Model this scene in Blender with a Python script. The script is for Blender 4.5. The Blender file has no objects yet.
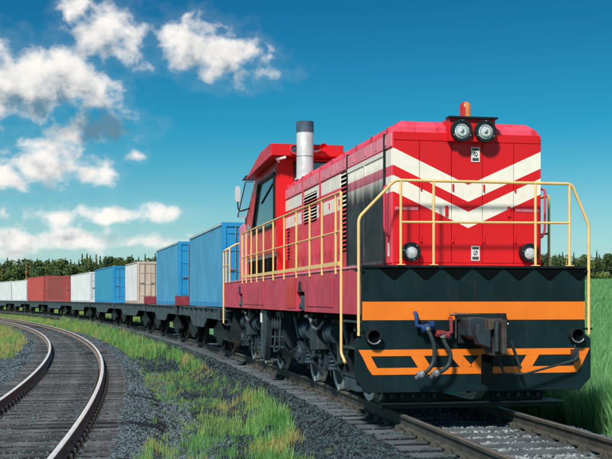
import bpy, math, random
import numpy as np
from mathutils import Vector, Matrix

random.seed(7); rng = np.random.default_rng(7)
S = bpy.context.scene
COL = S.collection
R = math.radians

# ------------------------------------------------------------------ camera
FPX = 1100.0          # focal length in pixels of the 612 px wide photograph
YH = 299.0            # horizon row
CAMH = 1.54           # eye height above the train's rails
cd = bpy.data.cameras.new('camera'); cam = bpy.data.objects.new('camera', cd); COL.objects.link(cam)
cam.location = (0, 0, CAMH); cam.rotation_euler = (R(90), 0, 0)
cd.sensor_width = 36; cd.lens = 36 * FPX / 612
cd.shift_y = (YH - 229.5) / 612
cd.clip_start = .1; cd.clip_end = 5000
S.camera = cam

# ------------------------------------------------------------------ sun and sky
SUN_AZ = (-.40, -.9165)      # horizontal direction towards the sun: behind the photographer, a little left
SUN_EL = R(43)
sd = bpy.data.lights.new('sun', 'SUN'); so = bpy.data.objects.new('sun', sd); COL.objects.link(so)
sd.energy = 4.7; sd.angle = R(7); sd.color = (1, .95, .86)
tosun = Vector((SUN_AZ[0] * math.cos(SUN_EL), SUN_AZ[1] * math.cos(SUN_EL), math.sin(SUN_EL))).normalized()
so.rotation_euler = tosun.to_track_quat('Z', 'Y').to_euler()
so.location = (-10, -20, 30)

def N(nt, typ, **kw):
    n = nt.nodes.new(typ)
    for k, v in kw.items():
        if k.startswith('i_'):
            n.inputs[k[2:].replace('_', ' ')].default_value = v
        elif k.startswith('n_'):
            n.inputs[int(k[2:])].default_value = v
        else: setattr(n, k, v)
    return n
def math_(nt, op, a, b=None, c=None, clamp=False):
    n = nt.nodes.new('ShaderNodeMath'); n.operation = op; n.use_clamp = clamp
    for i, x in enumerate((a, b, c)):
        if x is None: continue
        if isinstance(x, (int, float)): n.inputs[i].default_value = x
        else: nt.links.new(x, n.inputs[i])
    return n.outputs[0]
def smooth(nt, x, a, b, o0=0., o1=1.):
    n = nt.nodes.new('ShaderNodeMapRange'); n.interpolation_type = 'SMOOTHSTEP'
    n.inputs[1].default_value = a; n.inputs[2].default_value = b; n.inputs[3].default_value = o0; n.inputs[4].default_value = o1
    nt.links.new(x, n.inputs[0]); return n.outputs[0]
def smooth_lin(nt, x, a, b):
    n = nt.nodes.new('ShaderNodeMapRange'); n.inputs[1].default_value = a; n.inputs[2].default_value = b; nt.links.new(x, n.inputs[0]); return n.outputs[0]
def mixc(nt, fac, a, b, mode='MIX'):
    n = nt.nodes.new('ShaderNodeMix'); n.data_type = 'RGBA'; n.blend_type = mode
    for i, x in ((0, fac), (6, a), (7, b)):
        if isinstance(x, (int, float)): n.inputs[i].default_value = x
        elif isinstance(x, tuple): n.inputs[i].default_value = x if len(x) == 4 else (*x, 1)
        else: nt.links.new(x, n.inputs[i])
    return n.outputs[2]

def make_world():
    w = bpy.data.worlds.new('World'); S.world = w; w.use_nodes = True
    nt = w.node_tree; nt.nodes.clear(); L = nt.links.new
    out = nt.nodes.new('ShaderNodeOutputWorld'); bg = nt.nodes.new('ShaderNodeBackground')
    L(bg.outputs[0], out.inputs[0]); bg.inputs[1].default_value = .115
    sky = nt.nodes.new('ShaderNodeTexSky'); sky.sky_type = 'NISHITA'; sky.sun_disc = False
    sky.sun_elevation = SUN_EL; sky.sun_rotation = math.atan2(SUN_AZ[0], SUN_AZ[1])
    sky.air_density = 1.0; sky.dust_density = .6; sky.ozone_density = 3.0
    tc = nt.nodes.new('ShaderNodeTexCoord')
    sep = nt.nodes.new('ShaderNodeSeparateXYZ'); L(tc.outputs['Generated'], sep.inputs[0])
    az = math_(nt, 'ARCTAN2', sep.outputs[0], sep.outputs[1])
    hor = math_(nt, 'SQRT', math_(nt, 'ADD', math_(nt, 'MULTIPLY', sep.outputs[0], sep.outputs[0]), math_(nt, 'MULTIPLY', sep.outputs[1], sep.outputs[1])))
    el = math_(nt, 'ARCTAN2', sep.outputs[2], hor)
    # colder, more saturated teal air
    tr = nt.nodes.new('ShaderNodeValToRGB'); L(smooth_lin(nt, el, 0., R(16)), tr.inputs[0]); r_ = tr.color_ramp
    r_.elements[0].position = 0; r_.elements[0].color = (.52, .81, .80, 1); r_.elements[1].position = 1; r_.elements[1].color = (.034, .375, .53, 1)
    q_ = r_.elements.new(.55); q_.color = (.072, .56, .65, 1)
    tint = mixc(nt, 1., sky.outputs[0], tr.outputs[0], 'MULTIPLY')
    # ---- cloud density group: input (azimuth, elevation, 0) in degrees
    g = bpy.data.node_groups.new('cloud_density', 'ShaderNodeTree')
    g.interface.new_socket('P', in_out='INPUT', socket_type='NodeSocketVector')
    g.interface.new_socket('D', in_out='OUTPUT', socket_type='NodeSocketFloat')
    gi = g.nodes.new('NodeGroupInput'); go = g.nodes.new('NodeGroupOutput')
    P = gi.outputs[0]
    # warp the coordinates so that no outline is an ellipse
    wn = N(g, 'ShaderNodeTexNoise', i_Scale=.75, i_Detail=3., i_Roughness=.55); g.links.new(P, wn.inputs['Vector'])
    ws = g.nodes.new('ShaderNodeVectorMath'); ws.operation = 'SUBTRACT'; g.links.new(wn.outputs['Color'], ws.inputs[0]); ws.inputs[1].default_value = (.5, .5, .5)
    wm = g.nodes.new('ShaderNodeVectorMath'); wm.operation = 'MULTIPLY_ADD'; g.links.new(ws.outputs[0], wm.inputs[0]); wm.inputs[1].default_value = (1.5, .8, 0); g.links.new(P, wm.inputs[2])
    PW = wm.outputs[0]
    best = None
    for (x, y, rx, ry, wgt) in CLOUDS:
        a_ = math.degrees(math.atan((x - 306) / FPX)); e_ = math.degrees(math.atan((YH - y) / FPX))
        ra, re = math.degrees(rx / FPX), math.degrees(ry / FPX)
        s1 = g.nodes.new('ShaderNodeVectorMath'); s1.operation = 'SUBTRACT'; g.links.new(PW, s1.inputs[0]); s1.inputs[1].default_value = (a_, e_, 0)
        s2 = g.nodes.new('ShaderNodeVectorMath'); s2.operation = 'MULTIPLY'; g.links.new(s1.outputs[0], s2.inputs[0]); s2.inputs[1].default_value = (1 / ra, 1 / re, 0)
        s3 = g.nodes.new('ShaderNodeVectorMath'); s3.operation = 'LENGTH'; g.links.new(s2.outputs[0], s3.inputs[0])
        d = math_(g, 'MULTIPLY', math_(g, 'SUBTRACT', 1., s3.outputs['Value']), wgt)
        if best is None: best = d
        else:
            m = g.nodes.new('ShaderNodeMath'); m.operation = 'SMOOTH_MAX'; g.links.new(best, m.inputs[0]); g.links.new(d, m.inputs[1]); m.inputs[2].default_value = .25; best = m.outputs[0]
    best = math_(g, 'MAXIMUM', best, -1.6)
    # beyond the picture the same kind of scattered cumulus goes on
    sx = g.nodes.new('ShaderNodeSeparateXYZ'); g.links.new(P, sx.inputs[0])
    far = math_(g, 'MAXIMUM', smooth(g, math_(g, 'ABSOLUTE', sx.outputs[0]), 19., 26.), smooth(g, sx.outputs[1], 19., 25.))
    cm = N(g, 'ShaderNodeTexNoise', i_Scale=.09, i_Detail=2.); mp = g.nodes.new('ShaderNodeVectorMath'); mp.operation = 'MULTIPLY'; g.links.new(P, mp.inputs[0]); mp.inputs[1].default_value = (1, 1.8, 1); g.links.new(mp.outputs[0], cm.inputs['Vector'])
    fd = math_(g, 'MULTIPLY', math_(g, 'SUBTRACT', cm.outputs[0], .56), 7.)
    fd = math_(g, 'SUBTRACT', fd, math_(g, 'MULTIPLY', math_(g, 'SUBTRACT', 1., far), 9.))
    best = math_(g, 'MAXIMUM', best, fd)
    sc = g.nodes.new('ShaderNodeVectorMath'); sc.operation = 'MULTIPLY'; g.links.new(P, sc.inputs[0]); sc.inputs[1].default_value = (1, 1.25, 1)
    f1 = N(g, 'ShaderNodeTexNoise', i_Scale=.85, i_Detail=7., i_Roughness=.53, i_Distortion=.25); g.links.new(sc.outputs[0], f1.inputs['Vector'])
    nz = math_(g, 'MULTIPLY', math_(g, 'SUBTRACT', f1.outputs[0], .5), 2.7)
    g.links.new(math_(g, 'ADD', best, nz), go.inputs[0])
    # ---- use it
    deg = 57.2958
    def dens(dx, dy):
        c = nt.nodes.new('ShaderNodeCombineXYZ')
        L(math_(nt, 'MULTIPLY_ADD', az, deg, dx), c.inputs[0]); L(math_(nt, 'MULTIPLY_ADD', el, deg, dy), c.inputs[1])
        q = nt.nodes.new('ShaderNodeGroup'); q.node_tree = g; L(c.outputs[0], q.inputs[0]); return q.outputs[0]
    d0 = dens(0, 0); d1 = dens(-.3, 1.05)
    alpha = smooth(nt, d0, -.15, 1.0)
    wisp = math_(nt, 'MULTIPLY', smooth(nt, d0, -.9, .3), .07)
    alpha = math_(nt, 'MAXIMUM', alpha, wisp)
    # thickness between a point and the light above it
    t = math_(nt, 'MULTIPLY', smooth_lin(nt, d1, -.45, 2.0), 1.25)
    # one small cloud lies in the shadow of the big one above it
    cc = nt.nodes.new('ShaderNodeCombineXYZ'); L(math_(nt, 'MULTIPLY', az, deg), cc.inputs[0]); L(math_(nt, 'MULTIPLY', el, deg), cc.inputs[1])
    s1 = nt.nodes.new('ShaderNodeVectorMath'); s1.operation = 'SUBTRACT'; L(cc.outputs[0], s1.inputs[0]); s1.inputs[1].default_value = (math.degrees(math.atan((104 - 306) / FPX)), math.degrees(math.atan((YH - 131) / FPX)), 0)
    s2 = nt.nodes.new('ShaderNodeVectorMath'); s2.operation = 'MULTIPLY'; L(s1.outputs[0], s2.inputs[0]); s2.inputs[1].default_value = (1 / 2.7, 1 / 1.15, 0)
    s3 = nt.nodes.new('ShaderNodeVectorMath'); s3.operation = 'LENGTH'; L(s2.outputs[0], s3.inputs[0])
    t = math_(nt, 'ADD', t, smooth(nt, s3.outputs['Value'], 1.2, .3, 0., .95))
    gn = N(nt, 'ShaderNodeTexNoise', i_Scale=.9, i_Detail=5., i_Roughness=.5); L(cc.outputs[0], gn.inputs['Vector'])
    t = math_(nt, 'ADD', t, math_(nt, 'MULTIPLY', math_(nt, 'SUBTRACT', gn.outputs[0], .5), 1.5))
    edge = smooth(nt, d0, 0., .9, .0, .25)
    shade = smooth(nt, math_(nt, 'ADD', t, edge), .16, 1.55)
    ccol = nt.nodes.new('ShaderNodeValToRGB'); L(shade, ccol.inputs[0])
    cr = ccol.color_ramp; cr.elements[0].position = 0; cr.elements[0].color = (8.3, 8.0, 7.6, 1)
    cr.elements[1].position = 1; cr.elements[1].color = (1.0, 2.15, 3.0, 1)
    e = cr.elements.new(.35); e.color = (6.7, 6.65, 6.5, 1)
    e = cr.elements.new(.7); e.color = (4.5, 4.8, 4.95, 1)
    # low haze: pale towards the horizon all round
    hz = math_(nt, 'POWER', smooth(nt, el, R(8.5), R(.3)), 1.6)
    base = mixc(nt, math_(nt, 'MULTIPLY', hz, .5), tint, (4.6, 6.0, 6.3))
    fin = mixc(nt, alpha, base, ccol.outputs[0])
    L(fin, bg.inputs[0])

CLOUDS = [  # centre and half size in pixels of the photograph, weight
    (20, 92, 62, 40, 1.7), (62, 82, 50, 34, 1.6), (95, 96, 30, 22, 1.2), (-30, 90, 60, 45, 1.6),
    (104, 38, 40, 30, 1.25), (78, 18, 18, 16, .9), (128, 52, 24, 20, .9),
    (190, 46, 34, 28, 1.5), (220, 56, 42, 27, 1.5), (250, 52, 20, 16, 1.0), (246, 74, 26, 9, .5),
    (42, 170, 52, 24, 1.5), (62, 152, 26, 18, 1.2), (92, 174, 24, 14, 1.1), (8, 180, 30, 18, 1.2),
    (102, 130, 42, 17, 1.15), (72, 138, 26, 14, 1.2), (133, 158, 9, 6, .8),
    (110, 216, 62, 10, 1.2), (60, 220, 28, 12, 1.2), (160, 211, 32, 9, 1.1), (20, 244, 70, 15, 1.2), (75, 242, 60, 15, 1.2), (160, 242, 70, 10, .9), (-40, 250, 80, 16, 1.2), (0, 216, 10, 8, .7)]
make_world()

S.view_settings.view_transform = 'Standard'; S.view_settings.look = 'None'
S.view_settings.exposure = 0.08; S.view_settings.gamma = 1.0
S.view_settings.use_curve_mapping = False

# ------------------------------------------------------------------ materials
M = {}
def coords(nt, src='Object'):
    t = nt.nodes.new('ShaderNodeTexCoord'); return t.outputs[src]
def vmul(nt, v, s):
    n = nt.nodes.new('ShaderNodeVectorMath'); n.operation = 'MULTIPLY'; nt.links.new(v, n.inputs[0]); n.inputs[1].default_value = s; return n.outputs[0]
def noise(nt, v, scale, detail=4, rough=.55, dist=0):
    n = N(nt, 'ShaderNodeTexNoise', i_Scale=scale, i_Detail=float(detail), i_Roughness=rough, i_Distortion=float(dist)); nt.links.new(v, n.inputs['Vector']); return n.outputs[0]
def pmat(name, col, rough=.5, metal=0., var=.15, vscale=2., dirt=None, damt=.5, dscale=1.2, dthr=.5, streak=False, bump=0., bscale=60., coat=0., post=None, rand=0., src='Object', spec=None, low=None, post2=None):
    m = bpy.data.materials.new(name); m.use_nodes = True; nt = m.node_tree; L = nt.links.new
    b = nt.nodes['Principled BSDF']
    v = coords(nt, src)
    c0 = tuple(max(0, x * (1 - var)) for x in col); c1 = tuple(min(1, x * (1 + var)) for x in col)
    nf = smooth(nt, noise(nt, v, vscale, 5), .3, .7)
    c = mixc(nt, nf, c0, c1)
    if rand:
        oi = nt.nodes.new('ShaderNodeObjectInfo')
        hs = nt.nodes.new('ShaderNodeHueSaturation'); L(c, hs.inputs['Color'])
        L(smooth(nt, oi.outputs['Random'], 0, 1, 1 - rand, 1 + rand), hs.inputs['Value'])
        L(smooth(nt, math_(nt, 'FRACT', math_(nt, 'MULTIPLY', oi.outputs['Random'], 7.31)), 0, 1, .5 - rand * .06, .5 + rand * .06), hs.inputs['Hue'])
        c = hs.outputs[0]
    if post: c = post(nt, c)
    rg = smooth(nt, noise(nt, v, vscale * 3, 4), .25, .75, max(.04, rough - .1), min(1, rough + .12))
    if dirt:
        vv = vmul(nt, v, (1, 1, .12)) if streak else v
        dn = noise(nt, vv, dscale * (3 if streak else 1), 7, .65)
        df = math_(nt, 'MULTIPLY', smooth(nt, dn, dthr, dthr + .22), damt)
        if low:   # splash dirt gathers low down
            sp = nt.nodes.new('ShaderNodeSeparateXYZ'); L(v, sp.inputs[0])
            df = math_(nt, 'MAXIMUM', df, math_(nt, 'MULTIPLY', smooth(nt, math_(nt, 'ADD', sp.outputs[2], math_(nt, 'MULTIPLY', dn, low[2])), low[0], low[1], 1, 0), low[3]))
        c = mixc(nt, df, c, dirt)
        rg = math_(nt, 'MAXIMUM', rg, math_(nt, 'MULTIPLY', df, .85))
    if post2: c = post2(nt, c)
    L(c, b.inputs['Base Color']); L(rg, b.inputs['Roughness'])
    b.inputs['Metallic'].default_value = metal
    if coat: b.inputs['Coat Weight'].default_value = coat; b.inputs['Coat Roughness'].default_value = .15
    if spec is not None: b.inputs['Specular IOR Level'].default_value = spec
    if bump:
        bn = nt.nodes.new('ShaderNodeBump'); bn.inputs['Strength'].default_value = bump; bn.inputs['Distance'].default_value = .02
        L(noise(nt, v, bscale, 6, .6), bn.inputs['Height']); L(bn.outputs[0], b.inputs['Normal'])
    M[name] = m; return m

def stripes(alpha=1., white=(.88, .84, .74)):
    def f(nt, c):
        sp = nt.nodes.new('ShaderNodeSeparateXYZ'); nt.links.new(coords(nt), sp.inputs[0])
        ay = math_(nt, 'ABSOLUTE', sp.outputs[1])
        k = math_(nt, 'MULTIPLY', math_(nt, 'MAXIMUM', math_(nt, 'SUBTRACT', 1.05, ay), 0.), .455)
        zz = math_(nt, 'ADD', sp.outputs[2], k)
        def band(a, b):
            return math_(nt, 'MULTIPLY', math_(nt, 'GREATER_THAN', zz, a), math_(nt, 'LESS_THAN', zz, b))
        m = math_(nt, 'MULTIPLY', math_(nt, 'ADD', band(3.335, 3.565), band(2.98, 3.20), clamp=True), alpha)
        nz = smooth(nt, noise(nt, coords(nt), 9, 6, .7), .25, .8, 1.0, .86)
        wc = mixc(nt, 1., (*white, 1), nz, 'MULTIPLY')
        return mixc(nt, m, c, wc)
    return f
RED = (.64, .012, .017)
pmat('red_front', RED, .32, var=.06, vscale=1.5, dirt=(.22, .035, .035), damt=.5, dthr=.55, dscale=2.5, streak=True, bump=.10, bscale=2.2, low=(1.9, 2.45, .5, .3), post2=stripes(), spec=.3)
pmat('red', RED, .38, var=.08, vscale=1.5, dirt=(.3, .06, .06), damt=.35, dthr=.55, dscale=2, spec=.25)
pmat('faded_red', (.74, .075, .125), .5, var=.14, vscale=1.3, dirt=(.60, .012, .025), damt=.9, dthr=.47, dscale=1.9, streak=True, bump=.12, bscale=2.0, post2=stripes(), spec=.3)
pmat('bleached', (.82, .24, .30), .45, var=.12, vscale=1.6, dirt=(.66, .05, .09), damt=.8, dthr=.50, dscale=2.4, streak=True)
pmat('faded_plain', (.60, .055, .10), .5, var=.16, vscale=1.1, dirt=(.40, .03, .055), damt=.6, dthr=.52, dscale=1.3, streak=True, spec=.3)
pmat('pale_pink', (.78, .24, .31), .45, var=.14, vscale=1.4, dirt=(.5, .05, .09), damt=.6, dthr=.5, dscale=1.8, streak=True)
def shutter_fade(nt, c):   # the blades fade from striped paint at the top to dark below
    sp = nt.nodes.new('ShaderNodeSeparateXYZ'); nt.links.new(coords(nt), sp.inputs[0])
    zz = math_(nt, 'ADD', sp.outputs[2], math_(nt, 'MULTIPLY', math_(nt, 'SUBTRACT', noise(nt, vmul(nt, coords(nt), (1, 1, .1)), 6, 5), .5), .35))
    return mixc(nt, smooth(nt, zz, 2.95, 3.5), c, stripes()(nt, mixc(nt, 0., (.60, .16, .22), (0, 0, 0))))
pmat('shutter', (.022, .030, .034), .36, var=.3, vscale=1.5, dirt=(.10, .09, .10), damt=.4, dthr=.5, post2=shutter_fade, spec=.35)
pmat('black', (.006, .012, .014), .42, var=.25, vscale=2.5, dirt=(.018, .024, .026), damt=.5, dthr=.5, dscale=2, streak=True, spec=.35)
pmat('plate_black', (.0020, .0150, .0185), .5, var=.3, vscale=1.6, spec=.3, dirt=(.014, .026, .030), damt=.55, dthr=.5, dscale=1.5, streak=True, low=(.15, .75, .4, .35))
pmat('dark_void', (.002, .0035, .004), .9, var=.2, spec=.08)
pmat('gear', (.018, .030, .038), .5, var=.4, vscale=5, dirt=(.04, .05, .056), damt=.6, dthr=.48, dscale=3, bump=.15, bscale=40)
pmat('gear_dark', (.009, .014, .018), .6, var=.4, vscale=5, spec=.3, dirt=(.028, .028, .028), damt=.5, dthr=.5, dscale=3)
pmat('gear_blue', (.035, .065, .09), .45, var=.3, vscale=5, dirt=(.03, .035, .04), damt=.6, dthr=.48, dscale=4)
pmat('orange', (.86, .20, .012), .42, var=.06, dirt=(.40, .11, .03), damt=.35, dthr=.56, dscale=3, streak=True)
pmat('yellow', (.84, .55, .21), .42, var=.08, vscale=4, dirt=(.45, .25, .1), damt=.4, dthr=.58, dscale=6)
pmat('white_paint', (.80, .80, .77), .45, var=.06, dirt=(.4, .36, .3), damt=.4, dthr=.55, dscale=3)
pmat('silver', (.72, .74, .74), .42, metal=.35, var=.08, vscale=3, dirt=(.35, .36, .36), damt=.35, dthr=.5, dscale=5, bump=.08, bscale=14)
pmat('stack_cap', (.05, .085, .13), .55, var=.3, vscale=6)
pmat('steel', (.62, .60, .57), .3, metal=1., var=.12, vscale=8)
pmat('wheel_rim', (.86, .84, .78), .45, metal=.15, var=.15, vscale=6)
pmat('grey_metal', (.22, .24, .25), .5, metal=.4, var=.25, vscale=6, dirt=(.10, .07, .05), damt=.5, dthr=.52, dscale=6)
pmat('rust_iron', (.060, .050, .046), .6, metal=.3, var=.35, vscale=7, dirt=(.11, .06, .035), damt=.6, dthr=.48, dscale=6, bump=.3, bscale=45)
pmat('blue_valve', (.012, .05, .17), .4, var=.2)
pmat('red_valve', (.22, .03, .035), .4, var=.2)
pmat('rubber', (.018, .028, .032), .55, var=.25, vscale=9)
pmat('tinted_pane', (.30, .42, .48), .6, spec=.2, var=.2)
pmat('label', (.75, .76, .74), .5, var=.04)
pmat('print', (.05, .06, .07), .6, var=.1)

def glass(name, col, rough=.06):
    m = bpy.data.materials.new(name); m.use_nodes = True; b = m.node_tree.nodes['Principled BSDF']
    b.inputs['Base Color'].default_value = (*col, 1); b.inputs['Roughness'].default_value = rough
    b.inputs['Metallic'].default_value = .0; b.inputs['Specular IOR Level'].default_value = 1.0; b.inputs['IOR'].default_value = 1.8
    M[name] = m
glass('cab_glass', (.02, .045, .06))
glass('clear_pane', (.75, .86, .90), .03); M['clear_pane'].node_tree.nodes['Principled BSDF'].inputs['Transmission Weight'].default_value = 1.; M['clear_pane'].node_tree.nodes['Principled BSDF'].inputs['IOR'].default_value = 1.08
def lens(name, c0, c1, scale):
    m = bpy.data.materials.new(name); m.use_nodes = True; nt = m.node_tree; b = nt.nodes['Principled BSDF']
    w = N(nt, 'ShaderNodeTexVoronoi', i_Scale=scale); nt.links.new(coords(nt), w.inputs['Vector'])
    nt.links.new(mixc(nt, smooth(nt, w.outputs['Distance'], 0, .6), c0, c1), b.inputs['Base Color'])
    b.inputs['Roughness'].default_value = .12; b.inputs['Coat Weight'].default_value = 1; b.inputs['Metallic'].default_value = .25
    M[name] = m
lens('lamp_lens', (.95, .95, .93), (.66, .69, .70), 28)
lens('beacon_red', (.75, .05, .02), (.6, .03, .02), 20)
lens('beacon_highlight', (.9, .42, .16), (.85, .3, .08), 20)  # bright light caught in the red dome, put into the colour

# ground materials
def ground_mat():
    m = bpy.data.materials.new('ground'); m.use_nodes = True; nt = m.node_tree; L = nt.links.new; b = nt.nodes['Principled BSDF']
    v = coords(nt)
    at = nt.nodes.new('ShaderNodeAttribute'); at.attribute_name = 'zone'
    sp = nt.nodes.new('ShaderNodeSeparateColor'); L(at.outputs['Color'], sp.inputs[0])
    n1 = noise(nt, v, .6, 8, .65); n2 = noise(nt, v, 7, 6, .7); n3 = noise(nt, v, .08, 4, .6)
    vo = N(nt, 'ShaderNodeTexVoronoi', i_Scale=16.); L(v, vo.inputs['Vector'])
    grav = mixc(nt, smooth(nt, n2, .3, .7), (.020, .028, .034), (.055, .066, .076))
    grav = mixc(nt, smooth(nt, vo.outputs['Distance'], .0, .5), (.065, .076, .086), grav)
    soil = mixc(nt, smooth(nt, n2, .3, .7), (.04, .035, .03), (.085, .075, .06))
    grav = mixc(nt, smooth(nt, n1, .45, .7), grav, soil)
    grass = mixc(nt, smooth(nt, n1, .3, .7), (.07, .14, .035), (.18, .22, .06))
    grass = mixc(nt, smooth(nt, n3, .35, .65), grass, (.16, .24, .06))
    field = mixc(nt, smooth(nt, n1, .3, .7), (.08, .25, .10), (.12, .31, .13))
    field = mixc(nt, smooth(nt, n3, .35, .65), field, (.11, .30, .16))
    c = mixc(nt, sp.outputs[1], grav, grass); c = mixc(nt, sp.outputs[2], c, field)
    L(c, b.inputs['Base Color']); b.inputs['Roughness'].default_value = .95; b.inputs['Specular IOR Level'].default_value = .15
    bn = nt.nodes.new('ShaderNodeBump'); bn.inputs['Strength'].default_value = .7; bn.inputs['Distance'].default_value = .04
    L(math_(nt, 'ADD', n2, math_(nt, 'MULTIPLY', vo.outputs['Distance'], -.8)), bn.inputs['Height']); L(bn.outputs[0], b.inputs['Normal'])
    M['ground'] = m
ground_mat()
def ballast_mat(name, a, b_, soil):
    m = bpy.data.materials.new(name); m.use_nodes = True; nt = m.node_tree; L = nt.links.new; b = nt.nodes['Principled BSDF']
    v = coords(nt)
    vo = N(nt, 'ShaderNodeTexVoronoi', i_Scale=17.); L(v, vo.inputs['Vector'])
    n2 = noise(nt, v, 9, 6, .7); n1 = noise(nt, v, .8, 6, .6)
    c = mixc(nt, smooth(nt, n2, .3, .7), a, b_); c = mixc(nt, smooth(nt, vo.outputs['Distance'], .1, .55), c, tuple(x * .4 for x in a))
    c = mixc(nt, smooth(nt, n1, .5, .75, 0, .7), c, soil)
    L(c, b.inputs['Base Color']); b.inputs['Roughness'].default_value = .95; b.inputs['Specular IOR Level'].default_value = .2
    bn = nt.nodes.new('ShaderNodeBump'); bn.inputs['Strength'].default_value = .9; bn.inputs['Distance'].default_value = .05; bn.invert = True
    L(math_(nt, 'ADD', vo.outputs['Distance'], math_(nt, 'MULTIPLY', n2, -.4)), bn.inputs['Height']); L(bn.outputs[0], b.inputs['Normal'])
    M[name] = m
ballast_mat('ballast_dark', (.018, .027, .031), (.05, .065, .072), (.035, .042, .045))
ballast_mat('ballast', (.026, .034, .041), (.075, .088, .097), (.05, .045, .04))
pmat('stone_dark', (.030, .046, .053), .9, var=.45, vscale=14, rand=.75, spec=.2)
pmat('stone', (.070, .098, .112), .9, var=.45, vscale=14, rand=.75, spec=.25)
pmat('stone_pale', (.22, .24, .245), .9, var=.3, vscale=14, rand=.55, spec=.25)
pmat('sleeper_grey', (.115, .135, .15), .85, var=.4, vscale=3, dirt=(.07, .075, .08), damt=.7, dthr=.48, dscale=3, rand=.25, bump=.5, bscale=25, spec=.2)
pmat('sleeper_dark', (.085, .088, .092), .9, var=.45, vscale=3, dirt=(.16, .15, .15), damt=.6, dthr=.52, dscale=4, rand=.35, bump=.6, bscale=22, spec=.2)
pmat('rail_side', (.055, .055, .045), .75, var=.3, vscale=5, dirt=(.08, .055, .035), damt=.6, dthr=.5, dscale=3)
pmat('rail_rust', (.20, .155, .13), .75, var=.35, vscale=4, dirt=(.26, .16, .10), damt=.5, dthr=.5, dscale=2)
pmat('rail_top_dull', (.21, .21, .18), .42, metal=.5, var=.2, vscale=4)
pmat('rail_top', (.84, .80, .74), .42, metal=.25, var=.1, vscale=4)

def leaf_mat(name, c0, c1, tip, trans=.35, hgt=1.):
    m = bpy.data.materials.new(name); m.use_nodes = True; nt = m.node_tree; L = nt.links.new
    b = nt.nodes['Principled BSDF']; o = nt.nodes['Material Output']
    oi = nt.nodes.new('ShaderNodeObjectInfo'); c = mixc(nt, oi.outputs['Random'], c0, c1)
    geo = nt.nodes.new('ShaderNodeNewGeometry')
    big = noise(nt, geo.outputs['Position'], .7, 3)
    c = mixc(nt, smooth(nt, big, .42, .62, 0, .75), c, tip)
    L(c, b.inputs['Base Color']); b.inputs['Roughness'].default_value = .6; b.inputs['Specular IOR Level'].default_value = .3
    t = nt.nodes.new('ShaderNodeBsdfTranslucent'); L(c, t.inputs['Color'])
    mx = nt.nodes.new('ShaderNodeMixShader'); mx.inputs[0].default_value = trans; L(b.outputs[0], mx.inputs[1]); L(t.outputs[0], mx.inputs[2]); L(mx.outputs[0], o.inputs[0])
    M[name] = m
leaf_mat('weed', (.11, .33, .09), (.20, .43, .12), (.33, .48, .15))
leaf_mat('weed_dry', (.46, .42, .14), (.38, .42, .11), (.52, .44, .20))
leaf_mat('crop', (.15, .40, .14), (.22, .49, .19), (.29, .54, .24), .45)
def crown_mat(name, c0, c1):
    m = bpy.data.materials.new(name); m.use_nodes = True; nt = m.node_tree; L = nt.links.new; b = nt.nodes['Principled BSDF']
    oi = nt.nodes.new('ShaderNodeObjectInfo'); n = noise(nt, coords(nt), .9, 3)
    c = mixc(nt, smooth(nt, n, .3, .7), c0, c1)
    hs = nt.nodes.new('ShaderNodeHueSaturation'); L(c, hs.inputs['Color'])
    L(smooth(nt, oi.outputs['Random'], 0, 1, .65, 1.35), hs.inputs['Value'])
    L(hs.outputs[0], b.inputs['Base Color']); b.inputs['Roughness'].default_value = .8; b.inputs['Specular IOR Level'].default_value = .15
    M[name] = m
crown_mat('spruce', (.026, .055, .022), (.055, .10, .04)); crown_mat('pine', (.045, .08, .03), (.09, .125, .045))
crown_mat('broadleaf', (.085, .135, .04), (.16, .19, .06)); crown_mat('autumn', (.22, .17, .06), (.30, .21, .08))
pmat('bark', (.11, .075, .05), .9, var=.3, vscale=2)
pmat('far_wood', (.02, .03, .014), .95, var=.4, vscale=.5, spec=.1)
def cont(name, col, rust=(.16, .07, .035), damt=.6, dthr=.6, var=.08):
    pmat(name, col, .5, var=var, vscale=.8, dirt=rust, damt=damt, dthr=dthr, dscale=1.6, streak=True, low=(.0, .5, .6, .3), bump=.25, bscale=1.3)
cont('c_blue', (.055, .25, .42), damt=.35, dthr=.6, rust=(.16, .30, .38), var=.14); cont('c_rail_highlight', (.42, .55, .62)); cont('c_blue_sunlit', (.015, .27, .56), damt=.3, dthr=.64)  # blue sides greyer, ends brighter: shade and sunlight put into the colours
cont('c_beige', (.55, .44, .36), rust=(.30, .15, .09), damt=.8, dthr=.46); cont('c_white', (.62, .65, .67), rust=(.3, .27, .25), dthr=.58)
cont('c_red', (.42, .065, .06), rust=(.5, .18, .16), damt=.5, dthr=.5); cont('c_maroon', (.24, .045, .04), rust=(.32, .1, .08), damt=.5, dthr=.5)
cont('c_teal', (.03, .25, .40), damt=.3, dthr=.62); cont('c_pale', (.58, .60, .62), rust=(.4, .3, .28), dthr=.55)
pmat('wagon', (.042, .070, .088), .55, var=.3, vscale=2, dirt=(.10, .09, .08), damt=.6, dthr=.5, dscale=1.5, streak=True)
pmat('wagon_plank', (.16, .15, .14), .8, var=.3, vscale=3)
pmat('end_red', (.24, .03, .045), .6, var=.25, vscale=3)

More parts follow.
